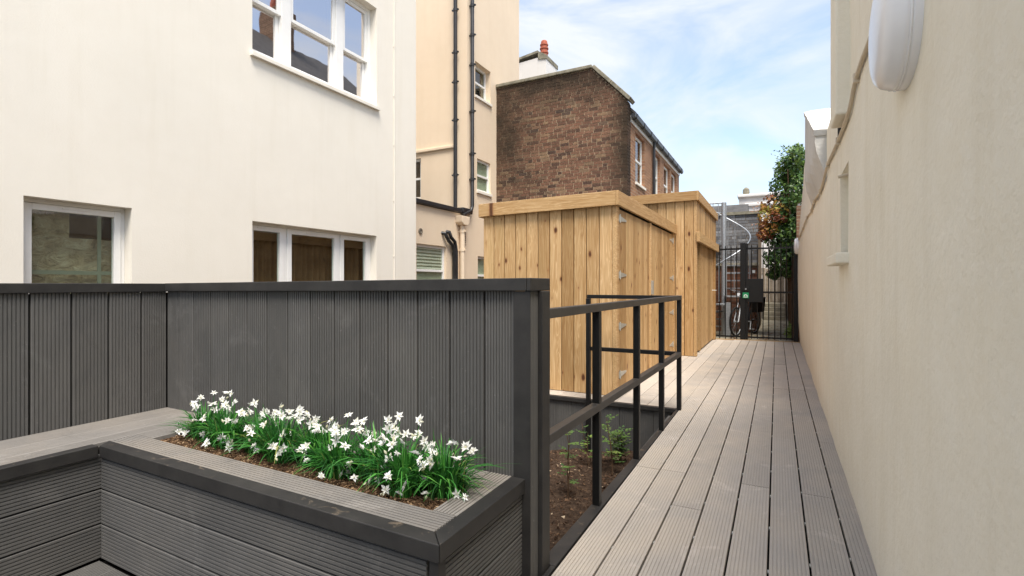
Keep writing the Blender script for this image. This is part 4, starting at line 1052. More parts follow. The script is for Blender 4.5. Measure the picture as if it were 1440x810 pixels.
m.add(v_, [(j * (nx + 1) + i, j * (nx + 1) + i + 1, (j + 1) * (nx + 1) + i + 1, (j + 1) * (nx + 1) + i) for j in range(ny) for i in range(nx)])
o = m.build('planter_soil', 'mulch', smooth=True); o['kind'] = 'structure'
m = MB()
for i in range(11000):
    x = random.uniform(sx0 + 0.004, sx1 - 0.004); y = random.uniform(sy0 + 0.004, sy1 - 0.004); z = soilz(x, y)
    s_ = random.uniform(0.0015, 0.0052); a = random.uniform(0, 6.28); l = s_ * random.uniform(1, 2)
    ux = Vector((math.cos(a), math.sin(a), random.uniform(-0.5, 0.5))) * l; uy = Vector((-math.sin(a), math.cos(a), random.uniform(-0.5, 0.5))) * s_ * 0.6
    c = Vector((x, y, z + s_ * 0.4)); h = Vector((0, 0, s_ * 0.6))
    m.add([c - ux - uy, c + ux - uy, c + ux + uy, c - ux + uy, c + h], [(0, 1, 4), (1, 2, 4), (2, 3, 4), (3, 0, 4)], random.random())
m.build('bark_chips', 'chips', kind='stuff')

# ================================================================ RAILING
def kx(y): return -0.841 + 0.0175 * (y - 1.9)
KX = kx(4.80)
rl = thing('railing', (kx(3.3), 3.3, 0.0), 'black square tube steel railing guarding the sunken soil bed', 'railing')
pys = [onz(840, 710, 0).y, onz(893, 645, 0).y, onz(930, 605, 0).y, 4.80]
HW = 0.021
RT, RM = 1.050, 0.515
def tubebox(name, a, b, bev=0.003, mat='blackmetal'):
    mb = MB(); mb.box(a, b); return mb.build(name, mat, rl, bevel=bev)
def skewrail(name, y0, y1, z0, z1, mat):
    mb = MB(); a, b = kx(y0), kx(y1)
    mb.hexa([(a - HW, y0, z0), (a + HW, y0, z0), (b + HW, y1, z0), (b - HW, y1, z0), (a - HW, y0, z1), (a + HW, y0, z1), (b + HW, y1, z1), (b - HW, y1, z1)])
    return mb.build(name, mat, rl, bevel=0.003)
YR0 = FY + 0.144
skewrail('top_rail', YR0, 4.80 + HW, RT - 0.040, RT, 'railtop')
skewrail('mid_rail', YR0, 4.80 - HW - 0.001, RM - 0.021, RM + 0.019, 'railtop')
for y in pys:
    tubebox('post', (kx(y) - HW + 0.0015, y - HW, 0.003), (kx(y) + HW - 0.0015, y + HW, RT - 0.0405))
xb = ony(829, 450, 4.80).x
tubebox('top_rail', (xb - HW, 4.80 - HW, RT - 0.038), (KX - HW - 0.001, 4.80 + HW, RT - 0.002))
tubebox('mid_rail', (xb + HW, 4.80 - HW + 0.002, RM - 0.02), (KX - HW - 0.001, 4.80 + HW - 0.002, RM + 0.018))
tubebox('post', (xb - HW, 4.795 - 2 * HW - 0.005, -0.62), (xb + HW, 4.795 - 0.005, RT - 0.0385))

# ================================================================ WALL LAMPS, CONDUIT
def bulkhead(y, z, r, dep, label, full=True):
    xw = wall_x(y, z) + 0.012
    t = thing('bulkhead_lamp', (xw, y, z - r), label, 'wall lamp')
    m = MB(); m.lathe([(r * 0.97, 0), (r * 1.0, 0.006), (r * 1.0, 0.03), (r * 0.985, 0.034)], (xw, y, z), (-1, 0, 0), 48); b = m.build('base', 'lampwhite', t); smooth_by_angle(b, 30)
    m = MB(); m.lathe([(r * 0.985, 0.034), (r * 0.99, 0.05), (r * 0.975, dep * 0.55), (r * 0.94, dep * 0.74), (r * 0.86, dep * 0.9), (r * 0.74, dep * 0.98), (r * 0.55, dep * 1.03), (r * 0.3, dep * 1.06), (r * 0.02, dep * 1.07)], (xw, y, z), (-1, 0, 0), 48)
    b = m.build('diffuser', 'lampwhite', t, smooth=True)
    m = MB(); m.lathe([(r * 0.992, 0.0335), (r * 1.006, 0.036), (r * 1.006, 0.0375), (r * 0.992, 0.040)], (xw, y, z), (-1, 0, 0), 48); m.build('seal_ring', 'lampwhite', t, smooth=True)
    return t, xw
lt, lxw = bulkhead(1.90, 1.925, 0.180, 0.096, 'large round white bulkhead lamp on the beige wall beside the walkway')
m = MB(); m.tube([(lxw - 0.02, 1.60, 2.20), (lxw - 0.02, 1.72, 2.03), (lxw - 0.02, 1.79, 1.99)], 0.012, 12); m.build('cable_gland', 'lampwhite', lt)
bulkhead(11.35, 1.90, 0.16, 0.09, 'small white oval bulkhead lamp at the gate end of the wall')
cyz = [(11.3, 2.02), (9.4, 2.05), (8.2, 2.09), (7.2, 2.05), (6.45, 2.06), (5.6, 2.03), (5.04, 2.05), (4.7, 2.10), (3.9, 2.085), (3.3, 2.09), (3.0, 2.17), (2.6, 2.17), (2.2, 2.15), (1.95, 2.10)]
cp = [Vector((min(wall_x(y, z), btx(y, z) - 0.004 if 4.9 < y < 7.1 else 9) - 0.013, y, z)) for y, z in cyz]
def catmull(P, n=6):
    out = []
    for i in range(len(P) - 1):
        p0, p1, p2, p3 = P[max(i - 1, 0)], P[i], P[i + 1], P[min(i + 2, len(P) - 1)]
        for k in range(n):
            t = k / n
            out.append(0.5 * ((2 * p1) + (p2 - p0) * t + (2 * p0 - 5 * p1 + 4 * p2 - p3) * t * t + (3 * p1 - p0 - 3 * p2 + p3) * t ** 3))
    return out + [P[-1]]
ct = thing('conduit', tuple(cp[6]), 'beige cable conduit clipped along the beige wall between the two lamps', 'conduit')
m = MB(); m.tube(catmull(cp), 0.011, 8); m.build('tube', 'conduit', ct, smooth=True)
for i in (1, 2, 3, 4, 5, 7, 8, 10):
    p = cp[i]; m = MB(); m.box((p.x - 0.014, p.y - 0.012, p.z - 0.024), (p.x + 0.03, p.y + 0.012, p.z + 0.024)); m.build('saddle_clip', 'conduit', ct, bevel=0.004)

# ================================================================ GATE AND PASSAGE BEYOND
GY = 11.53
pa = MB(); pa.box((-3.0, DECK_END + 0.046, -1.0), (0.9, 18.55, -0.02)); o = pa.build('path', 'concrete'); o['kind'] = 'structure'
gt = thing('entrance_gate', (-0.1, GY, 0.0), 'black steel bar gate with lock plate at the end of the walkway', 'gate')
def gx(px): return ony(px, 349, GY).x
zt, zr, zmid, zb = 1.965, 1.89, 0.99, 0.06
for px in (1057, 1065, 1073, 1081, 1089.5, 1098, 1106, 1114):
    x = gx(px); m = MB(); m.tube([(x, GY, zb - 0.03), (x, GY, zt - 0.02), (x, GY, zt + 0.01)], [0.010, 0.010, 0.004], 8); m.build('bar', 'blackmetal', gt)
xg0, xg1 = gx(1049.5), gx(1117.5)
for zz in (zr, zmid, zb): m = MB(); m.box((xg0, GY - 0.008, zz - 0.018), (xg1, GY + 0.008, zz + 0.018)); m.build('rail', 'blackmetal', gt)
m = MB(); m.box((xg0 - 0.01, GY - 0.02, -0.01), (xg0 + 0.03, GY + 0.02, zt)); m.build('stile', 'blackmetal', gt); m = MB(); m.box((xg1 - 0.02, GY - 0.02, -0.01), (xg1 + 0.02, GY + 0.02, zt)); m.build('stile', 'blackmetal', gt)
a, b = ony(1049, 392, GY), ony(1073, 425, GY)
m = MB(); m.box((a.x, GY - 0.035, b.z), (b.x, GY - 0.022, a.z)); m.box((a.x + 0.01, GY - 0.022, b.z + 0.01), (b.x - 0.01, GY - 0.008, a.z - 0.01)); m.build('lock_plate', 'blackmetal', gt, bevel=0.003)
gp_ = thing('gate_post', (gx(1045), GY, -0.02), 'thick black square gate post carrying the green sign', 'post')
px0, px1 = gx(1041), gx(1048.6)
m = MB(); m.box((px0, GY - 0.05, -0.02), (px1, GY + 0.05, 2.01)); m.build('post_shaft', 'blackmetal', gp_, bevel=0.004)
m = MB(); m.box((px1, GY - 0.04, 1.90), (px1 + 0.05, GY + 0.04, 2.0)); m.build('gate_closer', 'blackmetal', gp_, bevel=0.004)
sg = thing('exit_sign', (px1 + 0.02, GY - 0.056, 0.87), 'small green sign with white arch symbol beside the gate lock', 'sign')
s0 = px1 - 0.055
m = MB(); m.box((s0, GY - 0.064, 0.868), (s0 + 0.115, GY - 0.0515, 0.985)); m.build('plate', 'green_sign', sg)
m = MB(); cx_, cz_ = s0 + 0.0575, 0.905
arc = [(cx_ + 0.036 * math.cos(R(t)), cz_ + 0.04 * math.sin(R(t))) for t in range(0, 181, 20)]; arc2 = [(cx_ + 0.022 * math.cos(R(t)), cz_ + 0.026 * math.sin(R(t))) for t in range(180, -1, -20)]
m.prism([(x, GY - 0.0645, z) for x, z in arc + arc2], (0, -0.002, 0)); m.box((cx_ - 0.04, GY - 0.0665, 0.885), (cx_ + 0.04, GY - 0.0645, 0.895)); m.build('symbol', 'white_sign', sg)
kb = thing('push_button', (px1 + 0.02, GY - 0.06, 1.01), 'small black exit button above the green sign on the gate', 'button')
m = MB(); m.box((s0 + 0.01, GY - 0.075, 1.01), (s0 + 0.12, GY - 0.0505, 1.10)); m.build('housing', 'blackmetal', kb, bevel=0.004)
m = MB(); m.lathe([(0.016, 0), (0.014, 0.008)], (s0 + 0.06, GY - 0.075, 1.055), (0, -1, 0), 14); m.build('button', 'galv', kb)
m = MB(); m.box((gx(1119), GY - 0.03, -0.02), (gx(1122.5), GY + 0.03, 2.0)); o = m.build('hinge_post', 'blackmetal', bevel=0.003); tag(o, 'slim black steel hinge post of the gate against the beige wall', 'post')
fp = thing('fixed_railing', (gx(1026), GY, -0.02), 'fixed panel of black bars between timber shed and gate post', 'railing')
for px in (1012, 1020, 1028, 1036):
    x = gx(px); m = MB(); m.tube([(x, GY, -0.02), (x, GY, zt - 0.02), (x, GY, zt + 0.01)], [0.010, 0.010, 0.004], 8); m.build('bar', 'blackmetal', fp)
for zz in (zr, zb): m = MB(); m.box((gx(1006), GY - 0.008, zz - 0.018), (px0, GY + 0.008, zz + 0.018)); m.build('rail', 'blackmetal', fp)

# brick outbuilding behind the gate
OY = 13.6
ox1 = ony(1066, 400, OY).x; ox0 = -3.0
zl = ony(1040, 371, OY).z; ztp = ony(1040, 302, OY).z
ob = thing('brick_outbuilding', (-1.5, OY + 1, -0.02), 'outbuilding of red brick below and grey painted brick above, behind the gate', 'outbuilding')
m = MB(); m.box((ox0, OY, -0.02), (ox1 - 0.005, OY + 3.5, ztp)); m.build('wall', 'mortar', ob)
mlow, mup = MB(), MB()
rr3 = random.Random(11); cnt = 0
for lo, hi, mt in ((-0.01, zl - 0.05, 'redbrick'), (zl + 0.02, ztp, 'greybrick')):
    for (a, b, z0, z1) in lay_bricks(-1.75, ox1, lo, hi, None, 21):
        o_ = MB(); brick_geo(o_, 0, b - a, 0, z1 - z0, 0, None, rr3)
        key = (mt, round(b - a, 3))
        if key not in proto: proto[key] = o_.mesh('brick', mt)
        o = bpy.data.objects.new('brick', proto[key]); COL.objects.link(o); o.location = (a, OY, z0); attach(o, ob); cnt += 1
m = MB(); m.box((ox0, OY - 0.06, zl - 0.05), (ox1 + 0.02, OY + 0.0, zl + 0.015)); m.build('ledge', 'concrete', ob, bevel=0.006)
m = MB(); m.box((ox0, OY - 0.05, ztp), (ox1 + 0.04, OY + 3.5, ztp + 0.07)); m.build('coping', 'stonecope', ob)
a, b = ony(1058, 380, OY), ony(1062, 384, OY)
m = MB(); m.box((a.x, OY - 0.03, b.z), (b.x, OY - 0.012, a.z)); m.build('notice_plate', 'white_sign', ob)
# upper boundary block behind left: slate lean-to
# white house behind
WY = 21.5
wh = thing('white_house', (0, WY + 2, -1.0), 'white rendered house with moulded cornice rising beyond the passage', 'house')
wx0 = ony(1039, 300, WY).x; wzt = ony(1050, 277, WY).z
m = MB(); m.box((wx0, WY, -1), (4.5, WY + 4, wzt)); m.build('wall', 'whiterender', wh)
m = MB(); m.box((wx0 - 0.05, WY - 0.10, wzt - 0.02), (4.55, WY + 4.05, wzt + 0.10)); m.box((wx0 + 0.2, WY - 0.07, wzt - 0.38), (4.5, WY - 0.001, wzt - 0.25)); m.build('cornice', 'whiterender', wh, bevel=0.03)
m = MB(); m.lathe([(0.10, 0), (0.13, 0.1), (0.12, 0.22), (0.05, 0.3)], (wx0 + 0.25, WY + 0.2, wzt + 0.1), UP, 12); m.build('finial', 'stonecope', wh)
sh_ = thing('slate_roofed_outhouse', (-2.0, 18.5, -1.0), 'low grey slate roof behind the spiral stair', 'outbuilding')
m = MB(); m.box((-4.5, 17.6, -1), (-0.95, 20.5, 2.9)); m.build('wall', 'bricktex_side', sh_)
m = MB(); m.prism([(-4.6, 17.5, 2.9), (-4.6, 20.6, 2.9), (-4.6, 19.0, 3.9)], (3.75, 0, 0)); m.build('roof', 'slate', sh_)
# steps and fence at far end
stp = thing('garden_steps', (-0.06, 18.9, -0.02), 'short flight of mossy concrete steps at the end of the passage', 'steps')
for i in range(4):
    m = MB(); m.box((-0.37, 18.56 + 0.28 * i, -0.02 + (0 if i == 0 else 0.13 * i)), (0.26, 19.9, 0.13 * (i + 1) - 0.02)); m.build('step', 'concrete', stp, bevel=0.01)
m = MB(); m.box((-3.0, 18.551, -1.0), (0.9, 21.4, -0.03)); m.box((-3.0, 19.901, -0.03), (0.9, 21.4, 0.50)); o = m.build('back_garden', 'concrete'); o['kind'] = 'structure'
ff = thing('board_fence', (0, 20.6, 0.5), 'weathered board fence at the top of the garden steps', 'fence')
x = -0.95; i = 0
while x < 0.7:
    put_plank('board', ff, (x + 0.06, 20.6, 0.5), UP, (0, -1, 0), 0.114, 1.25 + random.uniform(-0.02, 0.02), 0.02, 'oldfence'); x += 0.12
m = MB(); m.box((-0.95, 20.6 + 0.021, 0.8), (0.7, 20.68, 0.9)); m.box((-0.95, 20.621, 1.45), (0.7, 20.68, 1.55)); m.build('rail', 'oldfence', ff)
tp_ = ony(1084, 400, 17.0)
# brick side walls of passage
m = MB(); pwx = 0.36
m.box((pwx, 11.76, -0.5), (0.9, 20.5, 2.75)); o = m.build('passage_wall', 'bricktex_dark'); tag(o, 'old brown brick wall along the passage, overgrown with ivy', 'wall')
m = MB(); m.box((-0.75, OY + 3.5, -0.02), (-0.45, 20.5, 1.5)); o = m.build('side_wall', 'whiterender'); tag(o, 'low pale wall on the far side of the passage, past the outbuilding', 'wall')
m = MB(); m.lathe([(0.06, 0), (0.12, 0.12), (0.13, 0.24), (0.10, 0.24)], (0.18, 17.8, -0.02), UP, 14)
# utility bin / grey box
# spiral stair
SC = Vector((ony(1018, 400, 12.75).x, 12.75, -0.02))
sp = thing('spiral_stair', tuple(SC), 'galvanised spiral stair with curving handrail behind the gate', 'staircase')
def zat(py, Y): return ony(1030, py, Y).z
m = MB(); m.tube([(SC.x, SC.y, -0.02), (SC.x, SC.y, ony(1018, 285, 12.75).z)], 0.055, 16); o = m.build('column', 'galv', sp); smooth_by_angle(o)
RAD = 0.56; PZ = 2.15
def ang(t): return R(135) - R(330) * t     # t=0 at the top landing (back left), goes clockwise: back, right, front, left
nT = 11
for i in range(nT):
    t0, t1 = i / nT, (i + 1.1) / nT; z = PZ - (i + 1) * PZ / (nT + 1)
    m = MB(); pts = [(SC.x, SC.y, z)] + [(SC.x + RAD * math.cos(ang(t0 + (t1 - t0) * k / 3)), SC.y + RAD * math.sin(ang(t0 + (t1 - t0) * k / 3)), z) for k in range(4)]
    m.prism(pts, (0, 0, -0.03)); m.build('tread', 'galv', sp)
hp = []
for k in range(41):
    t = k / 40; hp.append(Vector((SC.x + RAD * math.cos(ang(t)), SC.y + RAD * math.sin(ang(t)), 3.05 - (PZ - 0.1) * t)))
m = MB(); m.tube(hp, 0.018, 8); m.build('handrail', 'galv', sp, smooth=True)
for k in range(0, 41, 2):
    p = hp[k]; m = MB(); m.tube([p, p - Vector((0, 0, 0.85))], 0.008, 6); m.build('baluster', 'galv', sp)
m = MB(); m.box((SC.x - 1.5, SC.y + 0.1, PZ - 0.05), (SC.x - 0.1, SC.y + 0.8, PZ)); m.build('landing', 'galv', sp)
m = MB(); m.tube([(SC.x - 1.5, SC.y + 0.12, 3.08), (SC.x, SC.y + 0.12, 3.08)], 0.018, 8); m.tube([(SC.x - 1.5, SC.y + 0.12, 2.85), (SC.x, SC.y + 0.12, 2.85)], 0.012, 8); m.build('landing_rail', 'galv', sp)
for i in range(12):
    x = SC.x - 1.4 + i * 0.115; m = MB(); m.tube([(x, SC.y + 0.12, PZ), (x, SC.y + 0.12, 3.08)], 0.008, 6); m.build('baluster', 'galv', sp)
m = MB(); m.box((SC.x + 0.09, SC.y - 0.55, -0.02), (SC.x + 0.20, SC.y - 0.52, 0.75)); m.build('base_panel', 'galv', sp)

# bicycle
BX_ = -0.64
bk = thing('bicycle', (BX_, 12.7, -0.02), 'dark bicycle parked behind the gate post with its front wheel towards the walkway', 'bicycle')
def wheel(y, name='wheel'):
    c = Vector((BX_, y, 0.32)); ring = [c + Vector((0, 0.31 * math.cos(R(a)), 0.31 * math.sin(R(a)))) for a in range(0, 361, 12)]
    m = MB(); m.tube(ring, 0.022, 8, False); t = m.build('wheel', 'rubber', bk, smooth=True)
    m = MB(); m.tube([c + Vector((0, 0.285 * math.cos(R(a)), 0.285 * math.sin(R(a)))) for a in range(0, 361, 12)], 0.010, 6, False); m.build('rim', 'galv', t, smooth=True)
    m = MB()
    for a in range(0, 360, 20): m.tube([c + Vector((0.02 if (a // 20) % 2 else -0.02, 0, 0)), c + Vector((0, 0.285 * math.cos(R(a)), 0.285 * math.sin(R(a))))], 0.0015, 4)
    m.tube([c - Vector((0.05, 0, 0)), c + Vector((0.05, 0, 0))], 0.02, 8); m.build('spokes', 'galv', t)
wheel(12.22); wheel(13.24)
def V3(y, z, x=0): return Vector((BX_ + x, y, z))
m = MB(); hd, hd2, bb, st_, rx = V3(12.44, 0.86), V3(12.41, 0.74), V3(12.82, 0.30), V3(12.98, 0.80), V3(13.24, 0.32)
m.tube([hd, st_], 0.018, 8); m.tube([hd2, bb], 0.02, 8); m.tube([st_ + Vector((0, 0.03, 0.08)), bb], 0.018, 8); m.tube([hd + Vector((0, 0.02, 0.08)), hd2], 0.022, 8)
for s in (-0.05, 0.05): m.tube([st_, rx + Vector((s, 0, 0))], 0.01, 6); m.tube([bb, rx + Vector((s, 0, 0))], 0.011, 6)
m.build('frame', 'blackmetal', bk)
m = MB()
for s in (-0.05, 0.05): m.tube([hd2 + Vector((s * 0.6, 0, 0)), V3(12.22, 0.32, s)], 0.012, 6)
m.build('fork', 'galv', bk)
m = MB(); m.tube([V3(12.55, 1.04, -0.30), V3(12.44, 1.02, -0.2), V3(12.40, 1.0, 0), V3(12.44, 1.02, 0.2), V3(12.55, 1.04, 0.30)], 0.012, 8); m.tube([hd + Vector((0, 0.01, 0.05)), V3(12.40, 1.0)], 0.014, 8); hb = m.build('handlebar', 'galv', bk)
m = MB()
for s in (-1, 1): m.tube([V3(12.49, 1.03, 0.24 * s), V3(12.57, 1.045, 0.31 * s)], 0.018, 8)
m.build('grips', 'rubber', hb)
m = MB(); m.prism([V3(12.86, 0.93, -0.02), V3(12.86, 0.93, 0.02), V3(13.02, 0.93, 0.06), V3(13.14, 0.93, 0.08), V3(13.14, 0.93, -0.08), V3(13.02, 0.93, -0.06)], (0, 0, 0.05)); m.tube([V3(13.0, 0.86), V3(13.03, 0.94)], 0.013, 8); m.build('saddle', 'rubber', bk, bevel=0.015)
m = MB(); m.tube([V3(12.82, 0.30, -0.1), V3(12.82, 0.30, 0.1)], 0.012, 8); m.tube([V3(12.82, 0.30, 0.08), V3(12.76, 0.14, 0.09)], 0.01, 6); m.tube([V3(12.82, 0.30, -0.08), V3(12.88, 0.46, -0.09)], 0.01, 6); m.box((BX_ + 0.08, 12.72, 0.12), (BX_ + 0.17, 12.79, 0.145)); m.box((BX_ - 0.17, 12.85, 0.45), (BX_ - 0.08, 12.92, 0.475)); m.build('crank', 'galv', bk)
m = MB(); m.lathe([(0.03, 0), (0.035, 0.04)], (BX_, 12.38, 0.93), (0, -1, 0), 12); m.build('headlight', 'lampwhite', bk)
m = MB(); m.hexa([V3(13.0, 0.50, 0.03), V3(13.0, 0.50, 0.17), V3(13.4, 0.50, 0.17), V3(13.4, 0.50, 0.03), V3(12.98, 0.86, 0.03), V3(12.98, 0.86, 0.2), V3(13.42, 0.86, 0.2), V3(13.42, 0.86, 0.03)]); m.build('pannier', 'blackmetal', bk, bevel=0.02)

bk.rotation_euler.z = R(-19)

# leaves on the path
m = MB()
for i in range(420):
    x = random.uniform(-0.9, 0.36); y = 11.6 + 5 * random.random() ** 1.7; s_ = random.uniform(0.015, 0.04); a = random.uniform(0, 6.28); z = -0.012 + random.uniform(0, 0.012)
    m.add([(x + s_ * math.cos(a + q), y + s_ * math.sin(a + q), z + random.uniform(0, 0.012)) for q in (0, 1.4, 3.1, 4.6)], [(0, 1, 2, 3)], random.random())
m.build('fallen_leaves', 'litter', kind='stuff')

# ivy
def leaf_quad(m, p, nrm, s_, rnd):
    n = nrm.normalized(); u = n.orthogonal().normalized(); a = random.uniform(0, 6.28)
    d = (u * math.cos(a) + n.cross(u) * math.sin(a)); e_ = n.cross(d)
    q = n * s_ * 0.25
    m.add([p - d * s_, p - d * s_ * 0.2 + e_ * s_ * 0.62 - q, p + d * s_, p - d * s_ * 0.2 - e_ * s_ * 0.62 - q], [(0, 1, 2, 3)] if random.random() < 0 else [(0, 1, 2), (0, 2, 3)], rnd)
def foliage(blobs, density, size, seed, rfun):
    m = MB()
    for (c, r) in blobs:
        c = Vector(c); r = Vector(r); n = int(density * (r.x * r.y + r.y * r.z + r.x * r.z))
        for _ in range(n):
            d = Vector((random.gauss(0, 1), random.gauss(0, 1), random.gauss(0, 1))).normalized()
            k = random.uniform(0.55, 1.12) ** 0.7
            p = c + Vector((d.x * r.x, d.y * r.y, d.z * r.z)) * k
            if noise.noise(p * 3.2) < -0.22: continue
            leaf_quad(m, p, d + Vector((random.gauss(0, .5), random.gauss(0, .5), random.gauss(0.2, .5))), size * random.uniform(0.6, 1.3), rfun(p, k))
    return m
iv = thing('ivy', (0.35, 13.0, -0.02), 'dark green ivy climbing over the brick passage wall', 'climber')
def ip(px, py, Y): return ony(px, py, Y)
iblobs = []
for (px, py, Y, rx_, rz_) in ((1118, 235, 12.6, .16, .35), (1108, 265, 12.6, .24, .35), (1104, 240, 12.5, .14, .25), (1112, 300, 12.5, .25, .4), (1105, 335, 12.6, .28, .4), (1112, 365, 12.5, .2, .35), (1098, 362, 12.7, .22, .28), (1094, 320, 12.8, .25, .35), (1120, 270, 12.3, .13, .4), (1122, 222, 12.3, .10, .22), (1117, 330, 12.3, .12, .45), (1090, 385, 13.2, .12, .12)):
    iblobs.append((ip(px, py, Y), (rx_ * 1.55, 0.5, rz_ * 1.25)))
m = foliage(iblobs, 1900, 0.042, 3, lambda p, k: max(0, min(1, (k - 0.55) * 1.0 + random.uniform(-0.12, 0.3) + 0.18 * max(0, p.z - 3))))
m.build('foliage', 'ivy', iv, kind='stuff')
m = MB()
for i in range(5):
    x = 0.33 - 0.015 * i; y = 12.0 + 0.3 * i
    m.tube([(x, y, -0.02), (x - 0.02, y + 0.1, 1.0), (x - 0.03, y, 2.0), (x - 0.1, y + 0.15, 3.0), (x - 0.12, y + 0.2, 3.6)], [0.03, 0.026, 0.022, 0.016, 0.008], 7)
m.build('trunk', 'stem', iv)
m = MB()
for i in range(26):       # airy sprays on top
    p = ip(random.uniform(1092, 1122), random.uniform(212, 262), 12.5); d = Vector((random.uniform(-0.25, 0.08), random.uniform(-.15, .15), random.uniform(0.05, 0.3)))
    for k in range(9): leaf_quad(m, p + d * (k / 9) + Vector((random.gauss(0, .03), random.gauss(0, .03), random.gauss(0, .03))), Vector((random.gauss(0, 1), random.gauss(0, 1), 1)), 0.032, random.uniform(0.6, 1))
m.build('top_sprays', 'ivy', iv, kind='stuff')
au = thing('autumn_creeper', (0.0, 12.9, -0.02), 'creeper with red and yellow autumn leaves beside the ivy', 'climber')
ablobs = [(ip(px, py, Y), (rx_, 0.3, rz_)) for (px, py, Y, rx_, rz_) in ((1100, 300, 12.2, .16, .2), (1072, 330, 12.4, .12, .14), (1086, 288, 12.4, .24, .22), (1078, 305, 12.4, .18, .2), (1090, 310, 12.35, .2, .25), (1082, 325, 12.4, .2, .18), (1075, 318, 12.5, .12, .1), (1095, 290, 12.4, .14, .18), (1074, 293, 12.5, .08, .1))]
m = foliage(ablobs, 1300, 0.04, 4, lambda p, k: max(0, min(1, 0.35 + 0.7 * noise.noise(p * 2.7) + random.uniform(-.25, .35))))
for i in range(12):
    p = ip(random.uniform(1066, 1085), random.uniform(285, 325), 12.4)
    for k in range(6): leaf_quad(m, p + Vector((-0.05 * k * random.random(), 0, random.gauss(0, .04))), Vector((random.gauss(0, 1), -1, 1)), 0.028, random.uniform(0, .6))
m.build('foliage', 'autumn', au, kind='stuff')
m = MB(); m.tube([(0.3, 13.0, -0.02), (0.25, 12.9, 1.2), (0.12, 12.7, 2.0), (-0.05, 12.5, 2.4), (-0.22, 12.45, 2.7)], [0.03, 0.025, 0.02, 0.012, 0.006], 7); m.tube([(0.12, 12.7, 2.0), (0.0, 12.5, 2.6), (-0.05, 12.4, 3.0)], [0.015, 0.01, 0.005], 6); m.build('trunk', 'stem', au)
bush = thing('low_weed', (0.24, 12.4, -0.02), 'small green weed growing at the foot of the passage wall', 'plant')
m = foliage([((0.24, 12.4, 0.12), (.1, .2, .16)), ((0.27, 12.7, 0.15), (.07, .2, .18))], 1300, 0.035, 6, lambda p, k: random.uniform(0.7, 1)); m.build('foliage', 'rose', bush, kind='stuff')

# ================================================================ WHITE FLOWERS
def flower_mesh(seed, cup=0.0):
    r_ = random.Random(seed); m = MB()
    for layer, (np_, L, tilt) in enumerate(((6 + seed % 2, 0.021, 0.22 + cup), (4 + seed % 3, 0.015, 0.75 + cup * 0.5))):
        for i in range(np_):
            a = 6.283 * i / np_ + layer * 0.5 + r_.uniform(-0.22, 0.22); l = L * r_.uniform(0.72, 1.15); t = tilt + r_.uniform(-0.35, 0.35)
            d = Vector((math.cos(a), math.sin(a), 0)); s_ = Vector((-math.sin(a), math.cos(a), 0)); u = Vector((0, 0, 1))
            tw = s_ * l * r_.uniform(-0.15, 0.15)
            p0 = Vector((0, 0, 0)); p1 = d * l * 0.5 * math.cos(t) + u * l * 0.5 * math.sin(t); p2 = d * l * math.cos(t * 0.6) + u * l * math.sin(t * 0.6) + tw; wq = l * r_.uniform(0.18, 0.27)
            m.add([p0 - s_ * 0.0015, p0 + s_ * 0.0015, p1 + s_ * wq + u * 0.0016, p1 - u * 0.0012, p1 - s_ * wq + u * 0.0016, p2], [(0, 1, 2, 3), (0, 3, 4), (3, 2, 5), (3, 5, 4)], r_.random() ** 0.6)
    m.lathe([(0.0005, 0), (0.0024, 0.002), (0.0018, 0.006)], (0, 0, 0.001), UP, 6, r=0.0)
    return m.mesh('flower', 'petal')
FM = [flower_mesh(s_, c_) for s_, c_ in ((0, 0), (1, 0.1), (2, 0.0), (3, 0.35), (4, 0.15), (5, 0.6), (6, 0.05))]
BUD = MB(); BUD.lathe([(0.001, 0), (0.004, 0.004), (0.0048, 0.011), (0.001, 0.019)], (0, 0, 0), UP, 6, r=0.05); BUDM = BUD.mesh('bud', 'petal')
campos = Vector((0, 0, CAMH))
spots = [(-2.57, 1.55, 0.9), (-2.35, 1.52, 1.0), (-2.17, 1.56, 0.95), (-1.95, 1.51, 1.1), (-1.78, 1.55, 1.0), (-1.60, 1.50, 1.0), (-1.42, 1.54, 1.12), (-1.25, 1.50, 1.15), (-1.08, 1.53, 1.0)]
flabel = ['at the bench end of the planter', 'second from the bench end of the planter', 'third from the bench end of the planter', 'fourth from the bench end of the planter', 'in the middle of the planter', 'fourth from the walkway end of the planter', 'third from the walkway end of the planter', 'second from the walkway end of the planter', 'at the walkway end of the planter']
nfl = [15, 18, 17, 22, 18, 17, 22, 24, 17]
